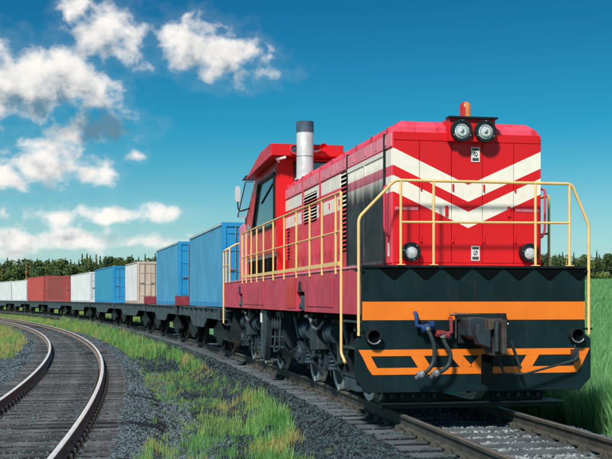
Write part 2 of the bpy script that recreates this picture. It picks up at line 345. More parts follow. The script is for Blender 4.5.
# ------------------------------------------------------------------ mesh builder
class MB:
    def __init__(s): s.v = []; s.f = []; s.m = []; s.cur = 0
    def add(s, vs, fs):
        o = len(s.v); s.v += [tuple(p) for p in vs]
        for f in fs: s.f.append(tuple(i + o for i in f)); s.m.append(s.cur)
        return s
    def box(s, x0, x1, y0, y1, z0, z1):
        x0, x1 = sorted((x0, x1)); y0, y1 = sorted((y0, y1)); z0, z1 = sorted((z0, z1))
        return s.add([(x0, y0, z0), (x1, y0, z0), (x1, y1, z0), (x0, y1, z0), (x0, y0, z1), (x1, y0, z1), (x1, y1, z1), (x0, y1, z1)],
                     [(3, 2, 1, 0), (4, 5, 6, 7), (0, 1, 5, 4), (1, 2, 6, 5), (2, 3, 7, 6), (3, 0, 4, 7)])
    def prism(s, poly, axis, a, b):
        # poly in the other two axes: axis x -> (y,z), y -> (x,z), z -> (x,y)
        def p3(q, t): return {'x': (t, q[0], q[1]), 'y': (q[0], t, q[1]), 'z': (q[0], q[1], t)}[axis]
        n = len(poly); vs = [p3(q, a) for q in poly] + [p3(q, b) for q in poly]
        fs = [tuple(range(n)), tuple(range(2 * n - 1, n - 1, -1))] + [(i, i + n, (i + 1) % n + n, (i + 1) % n) for i in range(n)]
        ar = sum(poly[i][0] * poly[(i + 1) % n][1] - poly[(i + 1) % n][0] * poly[i][1] for i in range(n))
        flip = (ar > 0) == (b > a)
        if axis == 'y': flip = not flip
        if not flip: fs = [tuple(reversed(f)) for f in fs]
        return s.add(vs, fs)
    def cyl(s, p0, p1, r, n=14, r2=None, caps=True):
        p0, p1 = Vector(p0), Vector(p1); d = (p1 - p0).normalized()
        u = d.orthogonal().normalized(); w = d.cross(u); r2 = r if r2 is None else r2
        vs = []
        for p, rr in ((p0, r), (p1, r2)):
            for i in range(n):
                t = 2 * math.pi * i / n; vs.append(p + u * rr * math.cos(t) + w * rr * math.sin(t))
        fs = [(i, (i + 1) % n, (i + 1) % n + n, i + n) for i in range(n)]
        if caps: fs += [tuple(reversed(range(n))), tuple(range(n, 2 * n))]
        return s.add(vs, fs)
    def ring(s, p0, p1, ro, ri, n=24):
        p0, p1 = Vector(p0), Vector(p1); d = (p1 - p0).normalized(); u = d.orthogonal().normalized(); w = d.cross(u); vs = []
        for p, rr in ((p0, ro), (p1, ro), (p1, ri), (p0, ri)):
            for i in range(n):
                t = 2 * math.pi * i / n; vs.append(p + u * rr * math.cos(t) + w * rr * math.sin(t))
        fs = []
        for k in range(4):
            a, b = k * n, ((k + 1) % 4) * n
            fs += [(a + i, a + (i + 1) % n, b + (i + 1) % n, b + i) for i in range(n)]
        return s.add(vs, fs)
    def tube(s, pts, r, n=8, closed=False):
        pts = [Vector(p) for p in pts]; m = len(pts); rings = []; u = None
        for i, p in enumerate(pts):
            a = pts[i - 1] if i else p; b = pts[i + 1] if i < m - 1 else p
            d = (b - a).normalized()
            if u is None: u = d.orthogonal().normalized()
            else:
                u = u - d * u.dot(d); u = u.normalized() if u.length > 1e-6 else d.orthogonal().normalized()
            w = d.cross(u)
            sc = 1.
            if 0 < i < m - 1:
                c = (p - a).normalized().dot((b - p).normalized()); sc = min(1.6, 1 / max(.4, math.sqrt((1 + c) / 2)))
            rings.append([p + (u * math.cos(2 * math.pi * k / n) + w * math.sin(2 * math.pi * k / n)) * r * (sc if False else 1) for k in range(n)])
        vs = [q for g in rings for q in g]
        fs = [(i * n + k, i * n + (k + 1) % n, (i + 1) * n + (k + 1) % n, (i + 1) * n + k) for i in range(m - 1) for k in range(n)]
        fs += [tuple(reversed(range(n))), tuple(range((m - 1) * n, m * n))]
        return s.add(vs, fs)
    def lathe(s, prof, c, axis='z', n=20):
        # prof: (radius, height) list
        vs = []
        for r, hh in prof:
            for i in range(n):
                t = 2 * math.pi * i / n; a, b = r * math.cos(t), r * math.sin(t)
                q = {'z': (a, b, hh), 'x': (hh, a, b), 'y': (b, hh, a)}[axis]
                vs.append((c[0] + q[0], c[1] + q[1], c[2] + q[2]))
        m = len(prof)
        fs = [(i * n + k, i * n + (k + 1) % n, (i + 1) * n + (k + 1) % n, (i + 1) * n + k) for i in range(m - 1) for k in range(n)]
        fs += [tuple(reversed(range(n))), tuple(range((m - 1) * n, m * n))]
        return s.add(vs, fs)
    def mesh(s, name, mats, ang=35):
        me = bpy.data.meshes.new(name); me.from_pydata(s.v, [], s.f); me.update()
        for m in (mats if isinstance(mats, (list, tuple)) else [mats]): me.materials.append(M[m])
        me.polygons.foreach_set('material_index', s.m)
        me.polygons.foreach_set('use_smooth', [True] * len(me.polygons)); me.set_sharp_from_angle(angle=R(ang))
        return me
    def build(s, name, mats, parent=None, bevel=0., ang=35):
        o = bpy.data.objects.new(name, s.mesh(name, mats, ang)); COL.objects.link(o)
        if parent is not None: o.parent = parent
        if bevel:
            b = o.modifiers.new('bevel', 'BEVEL'); b.width = bevel; b.segments = 2; b.limit_method = 'ANGLE'; b.angle_limit = R(40); b.harden_normals = True
        return o
def smooth_path(pts, k=6):
    pts = [Vector(p) for p in pts]; out = []
    for i in range(len(pts) - 1):
        p0 = pts[max(0, i - 1)]; p1 = pts[i]; p2 = pts[i + 1]; p3 = pts[min(len(pts) - 1, i + 2)]
        for j in range(k):
            t = j / k; out.append(.5 * ((2 * p1) + (p2 - p0) * t + (2 * p0 - 5 * p1 + 4 * p2 - p3) * t * t + (3 * p1 - p0 - 3 * p2 + p3) * t ** 3))
    out.append(pts[-1]); return out
def round_path(pts, r=.08, k=4):
    # polyline with rounded corners
    pts = [Vector(p) for p in pts]; out = [pts[0]]
    for i in range(1, len(pts) - 1):
        p = pts[i]; a = (pts[i - 1] - p); b = (pts[i + 1] - p); q = min(r, a.length * .45, b.length * .45)
        A = p + a.normalized() * q; B = p + b.normalized() * q
        for j in range(k + 1):
            t = j / k; out.append(A * (1 - t) ** 2 + p * 2 * t * (1 - t) + B * t * t)
    out.append(pts[-1]); return out
def empty(name, loc=(0, 0, 0), rz=0., parent=None):
    o = bpy.data.objects.new(name, None); COL.objects.link(o); o.location = loc; o.rotation_euler = (0, 0, rz); o.empty_display_size = .3
    if parent is not None: o.parent = parent
    return o
def tag(o, label=None, cat=None, group=None, kind=None):
    for k, v in (('label', label), ('category', cat), ('group', group), ('kind', kind)):
        if v: o[k] = v
    return o
def copy_tree(o, parent=None):
    c = o.copy(); COL.objects.link(c); c.parent = parent
    for ch in o.children: copy_tree(ch, c)
    return c

# ------------------------------------------------------------------ where things stand
YAW = math.atan(218 / FPX)
BV = np.array([-math.sin(YAW), math.cos(YAW)]); LV = np.array([-math.cos(YAW), -math.sin(YAW)])
F0 = np.array([2.2514, 14.6613])      # foot of the locomotive's front plate
def tc(u):                            # lateral place of the train's track, u metres behind the plate
    return .03 + (u - 10) ** 2 / (900 + 1.6 * max(0, u - 10))
def T1(u): return F0 + BV * u + LV * tc(u)
_yr = np.array([12.1, 14.34, 19.56, 23.9, 30.73, 37.96, 47.22, 58.67, 74.46, 104.65])
_xr = np.array([-2.74, -3.12, -3.86, -4.5, -5.67, -7.21, -9.36, -12.59, -17.67, -29.11])
_pf = np.polyfit(_yr, _xr, 3); _dp = np.polyder(_pf)
HG = .80                              # half the gauge, centre of rail head
Z2 = -.22                             # rail level of the empty track
def _xr2(y):
    if y < 9: return np.polyval(_pf, 9) + np.polyval(_dp, 9) * (y - 9)
    if y > 110: return np.polyval(_pf, 110) + np.polyval(_dp, 110) * (y - 110) - (y - 110) ** 2 / 900
    return np.polyval(_pf, y)
def T2(y):
    x = _xr2(y); d = (_xr2(y + .05) - _xr2(y - .05)) / .1; n = np.array([-1, d]) / math.hypot(1, d)
    return np.array([x, y]) + n * HG
def sample(fn, a, b, step):
    ps = np.array([fn(t) for t in np.arange(a, b, .25)]); s = np.concatenate([[0], np.cumsum(np.hypot(*np.diff(ps, axis=0).T))])
    q = np.arange(0, s[-1], step); P = np.stack([np.interp(q, s, ps[:, 0]), np.interp(q, s, ps[:, 1])], 1)
    d = np.gradient(P, axis=0); d /= np.linalg.norm(d, axis=1)[:, None]
    return P, d, np.stack([-d[:, 1], d[:, 0]], 1)      # point, heading (away), left normal
TR1 = sample(T1, -22, 240, .5); TR2 = sample(T2, -8, 200, .5)
def dist_to(P, tr):
    """signed distance (left positive) of points to a track"""
    A, _, Nn = tr; A = A[::2]; Nn = Nn[::2]; out = np.empty(len(P))
    for i in range(0, len(P), 4000):
        q = P[i:i + 4000]; dd = ((q[:, None, :] - A[None]) ** 2).sum(2); j = dd.argmin(1)
        out[i:i + 4000] = ((q - A[j]) * Nn[j]).sum(1) * 1.0
        far = np.sqrt(dd[np.arange(len(q)), j]); sg = np.sign(out[i:i + 4000]); out[i:i + 4000] = sg * far
    return out
def sst(x, a, b):
    t = np.clip((x - a) / (b - a), 0, 1); return t * t * (3 - 2 * t)
def vnoise(P, scale, seed=0):
    """smooth value noise on numpy points"""
    r = np.random.default_rng(seed).random((64, 64)); q = P / scale; i = np.floor(q).astype(int); fr = q - i; fr = fr * fr * (3 - 2 * fr)
    g = lambda a, b: r[(i[:, 0] + a) % 64, (i[:, 1] + b) % 64]
    return (g(0, 0) * (1 - fr[:, 0]) + g(1, 0) * fr[:, 0]) * (1 - fr[:, 1]) + (g(0, 1) * (1 - fr[:, 0]) + g(1, 1) * fr[:, 0]) * fr[:, 1]
def terrain(P, d1=None):
    d1 = dist_to(P, TR1) if d1 is None else d1
    z = -.62 + .10 * (vnoise(P, 2.3, 1) - .5) + .05 * (vnoise(P, .7, 2) - .5)
    z += 6.9 * sst(P[:, 1], 45, 350) * sst(P[:, 0], 4, 45)
    return z
def groundpt(x, y, z=-.55):
    Z = (CAMH - z) * FPX / (y - YH); return ((x - 306) / FPX * Z, Z)

# ------------------------------------------------------------------ ground
def axis_grid(segs):
    out = []
    for a, b, st in segs: out += list(np.arange(a, b, st))
    out.append(segs[-1][1]); return np.array(out)
gx = axis_grid([(-900, -200, 60), (-200, -62, 8), (-62, -14, 1.2), (-14, 9, .35), (9, 30, 1.5), (30, 200, 10), (200, 900, 70)])
gy = axis_grid([(-60, -4, 8), (-4, 6, 1), (6, 50, .45), (50, 180, 1.6), (180, 420, 10), (420, 1800, 90)])
XX, YY = np.meshgrid(gx, gy); GP = np.stack([XX.ravel(), YY.ravel()], 1)
D1 = dist_to(GP, TR1); D2 = dist_to(GP, TR2)
GZ = terrain(GP, D1)
nx, ny = len(gx), len(gy)
me = bpy.data.meshes.new('ground')
idx = np.arange(nx * ny).reshape(ny, nx)
faces = np.stack([idx[:-1, :-1], idx[:-1, 1:], idx[1:, 1:], idx[1:, :-1]], -1).reshape(-1, 4)
me.from_pydata(np.column_stack([GP, GZ]).tolist(), [], faces.tolist()); me.update()
zc = np.zeros((len(GP), 4), np.float32); zc[:, 3] = 1
field = sst(-D1, 2.3, 3.2)
lw = sst(-D1 * -1, 3, 3.5) * 0
behind = sst(GP[:, 1] + 14 * (vnoise(GP, 2.2, 31) - .5), 36, 52)
leftside = sst(D2, 4.2, 6.0)
grassy = np.clip(np.maximum(behind, leftside * .8) + .0, 0, 1)
zc[:, 1] = grassy * (1 - field); zc[:, 2] = field
ca = me.color_attributes.new('zone', 'FLOAT_COLOR', 'POINT'); ca.data.foreach_set('color', zc.ravel())
me.materials.append(M['ground']); me.polygons.foreach_set('use_smooth', [True] * len(me.polygons))
ground = bpy.data.objects.new('ground', me); COL.objects.link(ground); tag(ground, 'dark gravelly ground with weeds beside the tracks and green field beyond', 'ground', kind='structure')

def sweep(tr, prof, z0, name, mats, parent=None, i0=0, i1=None, jit=0., closed=True, mi=None, ang=40):
    P, d, nn = (a[i0:i1] for a in tr)
    n = len(P); k = len(prof); V = []
    for (o, z) in prof: V.append(np.column_stack([P + nn * o, np.full(n, z0 + z)]))
    V = np.stack(V, 1).reshape(-1, 3)
    if jit: V[:, 2] += (vnoise(V[:, :2] + 50, .9, 5) - .5) * jit; 
    fs = []; ms = []
    for i in range(n - 1):
        for j in range(k if closed else k - 1):
            a, b = i * k + j, i * k + (j + 1) % k
            fs.append((a, a + k, b + k, b)); ms.append(mi[j] if mi else 0)
    me = bpy.data.meshes.new(name); me.from_pydata(V.tolist(), [], fs); me.update()
    for m in mats: me.materials.append(M[m])
    me.polygons.foreach_set('material_index', ms); me.polygons.foreach_set('use_smooth', [True] * len(fs)); me.set_sharp_from_angle(angle=R(ang))
    o = bpy.data.objects.new(name, me); COL.objects.link(o)
    if parent is not None: o.parent = parent
    return o
BPROF = [(2.9, -.95), (2.05, -.42), (1.6, -.225), (.8, -.215), (0, -.225), (-.8, -.215), (-1.6, -.225), (-2.05, -.42), (-2.9, -.95)]
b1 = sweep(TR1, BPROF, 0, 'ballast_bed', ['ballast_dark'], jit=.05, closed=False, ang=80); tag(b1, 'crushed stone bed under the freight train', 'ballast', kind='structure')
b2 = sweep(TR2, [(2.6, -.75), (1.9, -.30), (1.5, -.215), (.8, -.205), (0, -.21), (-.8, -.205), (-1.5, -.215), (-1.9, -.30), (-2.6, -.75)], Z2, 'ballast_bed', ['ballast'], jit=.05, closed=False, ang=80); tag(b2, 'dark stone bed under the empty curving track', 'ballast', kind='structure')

# ------------------------------------------------------------------ tracks
RAILP = [(.036, -.004), (.030, 0), (-.030, 0), (-.036, -.004), (-.037, -.035), (-.012, -.05), (-.009, -.14), (-.075, -.165), (-.075, -.178), (.075, -.178), (.075, -.165), (.009, -.14), (.012, -.05), (.037, -.035)]
def make_track(name, tr, z0, label, sleeper_mat, side, top, step, nmax, first):
    root = empty(name); root.location = (*tr[0][0], z0 - .6); tag(root, label, 'railway track')
    def rel(o): o.location = (-root.location[0], -root.location[1], -root.location[2]); return o
    mi = [1, 1, 1, 0, 0, 0, 0, 0, 0, 0, 0, 0, 0, 1 if False else 0]
    for sgn in (1, -1):
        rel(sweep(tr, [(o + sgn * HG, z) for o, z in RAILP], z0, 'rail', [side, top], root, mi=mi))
    P, d, nn = tr
    s = np.arange(len(P)) * .5
    # sleeper meshes, three worn variants
    vs = []
    for k in range(4):
        m = MB(); w, l, t = .125 + .008 * random.random(), 1.36 + .05 * random.random(), .17
        xs = [-l, -l * .55, -l * .2, l * .25, l * .6, l]
        top_ = []; 
        for x in xs:
            j = lambda a: random.uniform(-a, a)
            top_.append([(-w + j(.012), x, -t), (-w + j(.014), x + j(.01), j(.008)), (w + j(.014), x + j(.01), j(.008)), (w + j(.012), x, -t)])
        V = [p for r_ in top_ for p in r_]; fs = []
        for i in range(len(xs) - 1):
            for q in range(3): fs.append((i * 4 + q, (i + 1) * 4 + q, (i + 1) * 4 + q + 1, i * 4 + q + 1))
        fs += [(0, 1, 2, 3), tuple(reversed([(len(xs) - 1) * 4 + q for q in range(4)]))]
        m.add(V, fs); vs.append(m.mesh('sleeper', sleeper_mat))
    # tie plate with bolts, spring clip
    c = MB(); c.box(-.09, .09, -.17, .17, 0.0, .022)
    for a in (-.05, .05):
        for e in (-.115, .115):
            c.cyl((a, e, .02), (a, e, .075), .022, 6); c.cyl((a, e, .02), (a, e, .045), .034, 8)
    for e in (-1, 1): c.box(-.05, .05, e * .07, e * .135, .022, .05)
    clip = c.mesh('rail_fastening', 'rail_side')
    q = np.arange(first, s[-1], step); cnt = 0; rest = MB()
    for t in q:
        px, py = np.interp(t, s, P[:, 0]), np.interp(t, s, P[:, 1]); hx, hy = np.interp(t, s, d[:, 0]), np.interp(t, s, d[:, 1])
        if py < 4: continue
        rz = math.atan2(hy, hx) + random.uniform(-.012, .012); zz = z0 - .188 + random.uniform(-.012, .004)
        cnt += 1
        o = bpy.data.objects.new('sleeper', vs[random.randrange(4)]); COL.objects.link(o); o.parent = root
        o.location = (px - root.location[0], py - root.location[1], zz - root.location[2]); o.rotation_euler = (0, 0, rz)
        if py < 30:
            for sgn in (1, -1):
                k = bpy.data.objects.new('rail_fastening', clip); COL.objects.link(k); k.parent = o; k.location = (0, sgn * HG, z0 - .199 - zz)
        if cnt > nmax: break
    return root
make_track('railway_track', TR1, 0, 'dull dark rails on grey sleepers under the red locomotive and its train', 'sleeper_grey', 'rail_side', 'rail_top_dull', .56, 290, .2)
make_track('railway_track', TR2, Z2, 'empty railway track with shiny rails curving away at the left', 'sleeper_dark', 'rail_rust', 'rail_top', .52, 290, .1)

# ------------------------------------------------------------------ locomotive
loco = empty('locomotive', (F0[0], F0[1], 0), math.pi / 2 + YAW)
tag(loco, 'red diesel locomotive with white chevrons and black and orange front plate', 'locomotive')
# local axes: x back along the train, y to its left (towards the empty track), z up from the rail
PT = 0.0   # front face of the plate
p = MB(); p.prism([(1.55, 1.97), (1.55, 1.07), (1.64, 1.0), (1.64, .50), (1.50, .31), (-1.50, .31), (-1.66, .47), (-1.66, 1.0), (-1.575, 1.07), (-1.575, 1.97)], 'x', .0, .05)
plate = p.build('front_plate', 'plate_black', loco, .006)
p = MB(); p.box(-.03, .0, -1.58, 1.555, 1.955, 1.985); p.build('plate_edge', 'black', plate)
MB().box(-.004, .02, -1.572, 1.547, 1.262, 1.505).build('orange_band', 'orange', plate)
# orange frame of bars
def bar2(m, a, b, w, x0, x1):
    a, b = Vector(a), Vector(b); d = (b - a); n = Vector((w / 2, 0))
    m.prism([tuple(a - n), tuple(a + n), tuple(b + n), tuple(b - n)], 'x', x0, x1)
fr = MB(); X0, X1 = -.005, .02
fr.prism([(1.60, .875), (-1.64, .875), (-1.60, .79), (1.55, .79)], 'x', X0, X1)
fr.prism([(1.475, .635), (-1.52, .635), (-1.455, .545), (1.41, .545)], 'x', X0, X1)
fr.prism([(1.548, .789), (1.43, .789), (1.345, .636), (1.474, .636)], 'x', X0, X1)
fr.prism([(-1.47, .789), (-1.598, .789), (-1.52, .636), (-1.39, .636)], 'x', X0, X1)
for (a, b) in (((.80, .789), (.70, .636)), ((.26, .789), (.12, .636)), ((-.15, .789), (-.01, .636)), ((-.82, .789), (-.72, .636))):
    w = .09; fr.prism([(a[0] + w, a[1]), (a[0] - w, a[1]), (b[0] - w, b[1]), (b[0] + w, b[1])], 'x', X0, X1)
fr.build('orange_frame', 'orange', plate)
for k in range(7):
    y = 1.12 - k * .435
    MB().prism([(y + .21, 1.954), (y - .21, 1.954), (y - .02, 1.80), (y + .02, 1.80)], 'x', -.012, .012).build('dark_triangle', 'dark_void', plate)  # row of dark triangles along the plate's top edge
for (y, z) in ((-.37, 1.30 - .09), (-.46, 1.30 - .09), (-.42, 1.13)):
    MB().cyl((-.014, y, z), (.01, y, z), .012, 8).build('bolt', 'label', plate)
for y in list(np.linspace(1.46, -1.49, 12)):
    MB().cyl((-.012, y, 1.74 if False else 1.15), (.01, y, 1.15), .011, 8).build('bolt', 'gear_dark', plate)
MB().box(-.004, .02, -.012, .012, 1.51, 1.79).build('weld_bead', 'gear_dark', plate)
for y in (1.41, -1.43):
    k = MB(); k.ring((-.10, y, 1.05), (.0, y, 1.05), .105, .082, 28); so_ = k.build('socket', 'gear_dark', loco)
    MB().cyl((-.02, y, 1.05), (.0, y, 1.05), .09, 20).build('socket_bottom', 'dark_void', so_)
    MB().tube([(-.102, y + .094 * math.cos(t), 1.05 + .094 * math.sin(t)) for t in np.linspace(-2.6, -.4, 14)], .010, 6).build('rim_highlight', 'grey_metal', so_)  # pale arc along the lower edge, a highlight built as a part
# shelf behind the plate and pilot beam
MB().box(.05, .32, -1.5, 1.5, 1.55, 1.93).build('buffer_beam', 'gear_dark', loco)
# rail guards below the plate
k = MB(); k.box(.25, .33, -1.28, 1.22, .07, .14); k.box(.05, .42, -1.30, 1.24, .145, .165); g_ = k.build('rail_guard', 'black', loco, .004)
for a, b in ((1.17, .42), (-.34, -1.06)):
    MB().prism([(a, .164), (b, .164), (b - .1, .34), (a + .02, .34)], 'x', .26, .36).build('guard_bracket', 'gear_dark', g_)
    for j in range(5):
        y = a + (b - a) * (j + .5) / 5; MB().cyl((.215, y, .24), (.26, y, .24), .028, 8).build('bolt', 'gear', g_)
# coupler
cp = empty('coupler', (0, 0, 0), 0, loco)
MB().prism([(.26, 1.35), (-.42, 1.35), (-.42, .95), (.26, .95)], 'x', -.07, .0).build('coupler_pocket', 'gear_dark', cp, .01)
m = MB(); m.prism([(.24, 1.29), (.12, 1.31), (-.05, 1.29), (-.05, 1.05), (.10, 1.0), (.24, 1.06)], 'x', -.42, -.02); m.build('coupler_shank', 'gear', cp, .02)
m = MB(); m.prism([(-.02, 1.16), (.16, 1.22), (.19, 1.10), (.15, .96), (-.02, .90)], 'x', -.56, -.38); m.build('coupler_jaw', 'gear', cp, .02)
m = MB(); m.prism([(.03, 1.29), (-.21, 1.29), (-.22, .84), (-.14, .79), (-.02, .81), (.03, .90)], 'x', -.48, -.36)
m.prism([(-.14, 1.27), (-.215, 1.27), (-.215, .83), (-.15, .83)], 'x', -.62, -.48)
m.prism([(.02, 1.28), (-.07, 1.28), (-.06, 1.15), (.02, 1.12)], 'x', -.57, -.48); m.build('coupler_head', 'rust_iron', cp, .018)
m = MB(); m.cyl((-.54, -.10, .86), (-.54, -.10, 1.24), .036, 12); m.box(-.54, -.48, -.14, -.07, .99, 1.13); m.build('lock_pin', 'gear', cp, .008)
m = MB(); m.box(-.34, -.22, -.13, .0, .42, .82); m.build('counterweight', 'dark_void', cp, .02)
m = MB(); m.tube([(-.10, .38, 1.33), (-.16, .28, 1.34), (-.16, .0, 1.33)], .016, 8); m.tube([(-.10, .30, 1.36), (-.10, .30, 1.02)], .014, 8); m.build('chain_rod', 'gear', cp)
# uncoupling lever
ul = MB(); ul.tube(smooth_path([(-.22, -.22, .98), (-.2, -.28, .68), (-.18, -.30, .64)]), .016, 8)
ul.tube(round_path([(-.22, -.42, .98), (-.22, -.54, .66), (-.22, -.56, .62)], .04), .022, 8)
ul.tube(round_path([(-.2, -.30, .66), (-.2, -.32, .55), (-.2, -.62, .545), (-.16, -1.36, .72), (-.14, -1.42, .80), (-.12, -1.36, .92)], .05), .016, 8)
ul.box(-.14, 0, -1.42, -1.36, .70, .86); ul.build('uncoupling_lever', 'gear', loco)
# brake hoses
for nm, y, mat, y1, z0 in (('blue', .70, 'blue_valve', .66, 1.20), ('red', .34, 'red_valve', .50, 1.14)):
    bh = empty('brake_hose', (0, 0, 0), 0, loco)
    v = MB()
    if nm == 'blue':
        v.tube([(-.03, .84, 1.36), (-.09, .84, 1.34), (-.10, .84, 1.19), (-.11, .70, 1.17)], .030, 8); v.cyl((-.11, .60, 1.19), (-.11, .78, 1.14), .052, 10); v.box(-.19, -.06, .62, .68, 1.18, 1.25)
        hp = [(-.13, .70, 1.13), (-.15, .66, 1.06), (-.17, .62, .90), (-.17, .63, .72), (-.19, .72, .60), (-.2, .78, .575)]; e = (-.2, .80, .56)
    else:
        v.tube([(-.03, .36, 1.29), (-.09, .36, 1.26), (-.10, .36, 1.10), (-.11, .46, 1.07)], .028, 8); v.cyl((-.11, .40, 1.06), (-.11, .58, 1.09), .046, 10); v.box(-.18, -.06, .48, .54, 1.08, 1.13)
        hp = [(-.13, .49, 1.03), (-.15, .46, .95), (-.17, .40, .82), (-.17, .42, .68), (-.19, .52, .60), (-.2, .58, .585)]; e = (-.2, .60, .57)
    v.build('valve', mat, bh, .006)
    MB().tube(smooth_path(hp), .028, 10).build('hose', 'rubber', bh)
    w = MB(); w.cyl(hp[0], (hp[0][0], hp[0][1] - .005, hp[0][2] + .05), .042, 10); w.cyl(hp[-1], (e[0] - .01, e[1] + .05, e[2] - .03), .05, 12); w.cyl((e[0] - .05, e[1] + .02, e[2]), (e[0] + .04, e[1] + .05, e[2] - .05), .036, 8); w.build('hose_fitting', 'grey_metal', bh)

# deck and side sills
MB().box(.05, 14.95, -1.5, 1.5, 1.90, 1.965).build('deck', 'faded_plain', loco)
sill = empty('side_sill', (0, 0, 0), 0, loco)
for sg in (1, -1):
    y0, y1 = sg * 1.47, sg * 1.545
    def seg(a, b, z0=1.33, z1=1.955):
        MB().box(a, b, y0, y1, z0, z1).build('sill_panel', 'faded_plain', sill, .006)
    for a, b in ((.06, 1.30), (1.306, 3.92), (4.62, 7.3), (7.306, 11.40), (11.98, 14.95)): seg(a, b)
    for a, b in ((3.926, 4.614), (11.406, 11.974)):
        seg(a, b, 1.66, 1.955)
        MB().box(a - .02, b + .02, sg * 1.30, sg * 1.34, 1.30, 1.7).build('jack_pocket', 'dark_void', sill)
        m = MB(); m.box(a + .25, a + .42, sg * 1.36, sg * 1.53, 1.34, 1.60); m.cyl((a + .33, sg * 1.49, 1.42), (a + .33, sg * 1.57, 1.42), .05, 10); m.build('jack_bracket', 'gear_blue', sill, .01)
        m = MB(); m.prism([(a + .24, 1.67), (a + .42, 1.67), (a + .35, 1.84), (a + .31, 1.84)], 'y', sg * 1.545, sg * 1.575); m.build('notch_shadow', 'gear_dark', sill)  # dark triangle stands in for the shadow above each pocket
    # raised cover panels and seam straps
    for a, b in ((1.75, 3.75), (8.2, 11.2)):
        MB().box(a, b, sg * 1.545, sg * 1.556, 1.42, 1.86).build('cover_panel', 'faded_plain', sill, .004)
    MB().box(4.70, 5.5, sg * 1.545, sg * 1.553, 1.38, 1.90).build('cover_panel', 'red', sill, .004)
    MB().box(.06, 14.95, sg * 1.50, sg * 1.56, 1.957, 1.985).build('deck_edge', 'pale_pink', sill)

# hood shell
hood = empty('hood', (0, 0, 0), 0, loco)
HE = 8.4
def ringpts(x, zs, zt, ys=1.05, yt=.90): return [(x, -ys, 1.966), (x, ys, 1.966), (x, ys, zs), (x, yt, zt), (x, -yt, zt), (x, -ys, zs)]
m = MB(); r0 = ringpts(.29, 3.775, 3.855, 1.05, .99); r1 = ringpts(.44, 3.80, 3.955); r2 = ringpts(HE, 3.80, 3.955)
fs = [(0, 1, 2, 3, 4, 5)]
for a in (0, 6): fs += [(a + i, a + 6 + i, a + 6 + (i + 1) % 6, a + (i + 1) % 6) for i in range(6)]
fs.append(tuple(reversed(range(12, 18))))
m.add(r0 + r1 + r2, [tuple(reversed(f)) for f in fs]); m.build('hood_shell', 'faded_red', hood)
# front doors: five panels with open seams
ys = [1.048, .685, .235, -.205, -.655, -1.048]
for i in range(5):
    a, b = ys[i] - .004, ys[i + 1] + .004
    if i == 0: a = ys[0]
    if i == 4: b = ys[5]
    d_ = MB().box(.262, .289, b, a, 2.03, 3.665).build('front_door', 'red_front', hood, .005)
    if i in (0, 4):
        MB().box(.256, .262, b + .02, a - .02 if i == 0 else a - .02, 2.735, 2.775).build('reflector_strip', 'pale_pink', d_)
    if i in (1, 2, 3, 4):
        for z in (2.35, 3.05): MB().cyl((.25, a - .012, z - .045), (.25, a - .012, z + .045), .013, 8).build('hinge', 'red', d_)
    if i in (1, 3):
        h_ = MB(); h_.box(.24, .262, b + .05, b + .09, 2.66, 2.80); h_.build('door_latch', 'red', d_, .004)
MB().box(.268, .289, -1.048, 1.048, 3.673, 3.785).build('brow_panel', 'red', hood, .006)
MB().box(.255, .289, -1.048, 1.048, 1.985, 2.024).build('bottom_rail', 'red', hood, .004)
# label plates on the front doors
def notice(y, z, s):
    n_ = MB().box(.252, .2605, y - .06, y + .06, z - .10, z + .10).build('notice', 'label', hood)
    q = MB(); q.box(.2495, .252, y - .045, y + .045, z + .055, z + .085); q.box(.2495, .252, y - .045, y + .045, z - .085, z - .045)
    q.tube([(.2505, y - s * .02, z - .025), (.2505, y + s * .025, z + .035)], .006, 5); q.ring((.249, y, z + .005), (.252, y, z + .005), .032, .024, 16); q.build('notice_print', 'print', n_)
notice(-.10, 3.50, 1); notice(-.10, 2.16, -1)
# headlight box
hb = MB(); hb.prism([(.15, 3.97), (.15, 3.66), (.29, 3.66), (.29, 3.80), (.6, 3.97)], 'y', -.345, .305); hbx = hb.build('headlight_box', 'red', hood, .008)
MB().box(.10, .26, -.365, .325, 3.965, 3.99).build('box_visor', 'black', hbx)
for y in (.145, -.19):
    k = MB(); k.ring((.09, y, 3.80), (.155, y, 3.80), .150, .112, 32); hl = k.build('headlight', 'black', hood, .004)
    MB().lathe([(.113, .138), (.112, .13), (.09, .116), (.05, .106), (.012, .103)], (0, y, 3.80), 'x', 28).build('lens', 'lamp_lens', hl)
    MB().lathe([(.030, .106), (.028, .102), (.012, .094), (.003, .093)], (0, y - .008, 3.79), 'x', 14).build('bulb_cover', 'steel', hl)
    MB().ring((.105, y, 3.80), (.118, y, 3.80), .078, .070, 28).build('reflector_ring', 'steel', hl)
    for t in (1.57, 3.67, 5.76): MB().cyl((.08, y + .132 * math.cos(t), 3.80 + .132 * math.sin(t)), (.095, y + .132 * math.cos(t), 3.80 + .132 * math.sin(t)), .010, 8).build('screw', 'steel', hl)
# marker lamps
for y in (.83, -.85):
    k = MB(); k.ring((.15, y, 2.17), (.262, y, 2.17), .128, .088, 32); hl = k.build('marker_lamp', 'black', hood, .004)
    MB().lathe([(.089, .20), (.088, .185), (.06, .172), (.02, .166)], (0, y, 2.17), 'x', 26).build('lens', 'lamp_lens', hl)
    for t in (0.2, 2.3, 4.4): MB().cyl((.14, y + .108 * math.cos(t), 2.17 + .108 * math.sin(t)), (.16, y + .108 * math.cos(t), 2.17 + .108 * math.sin(t)), .010, 8).build('screw', 'steel', hl)
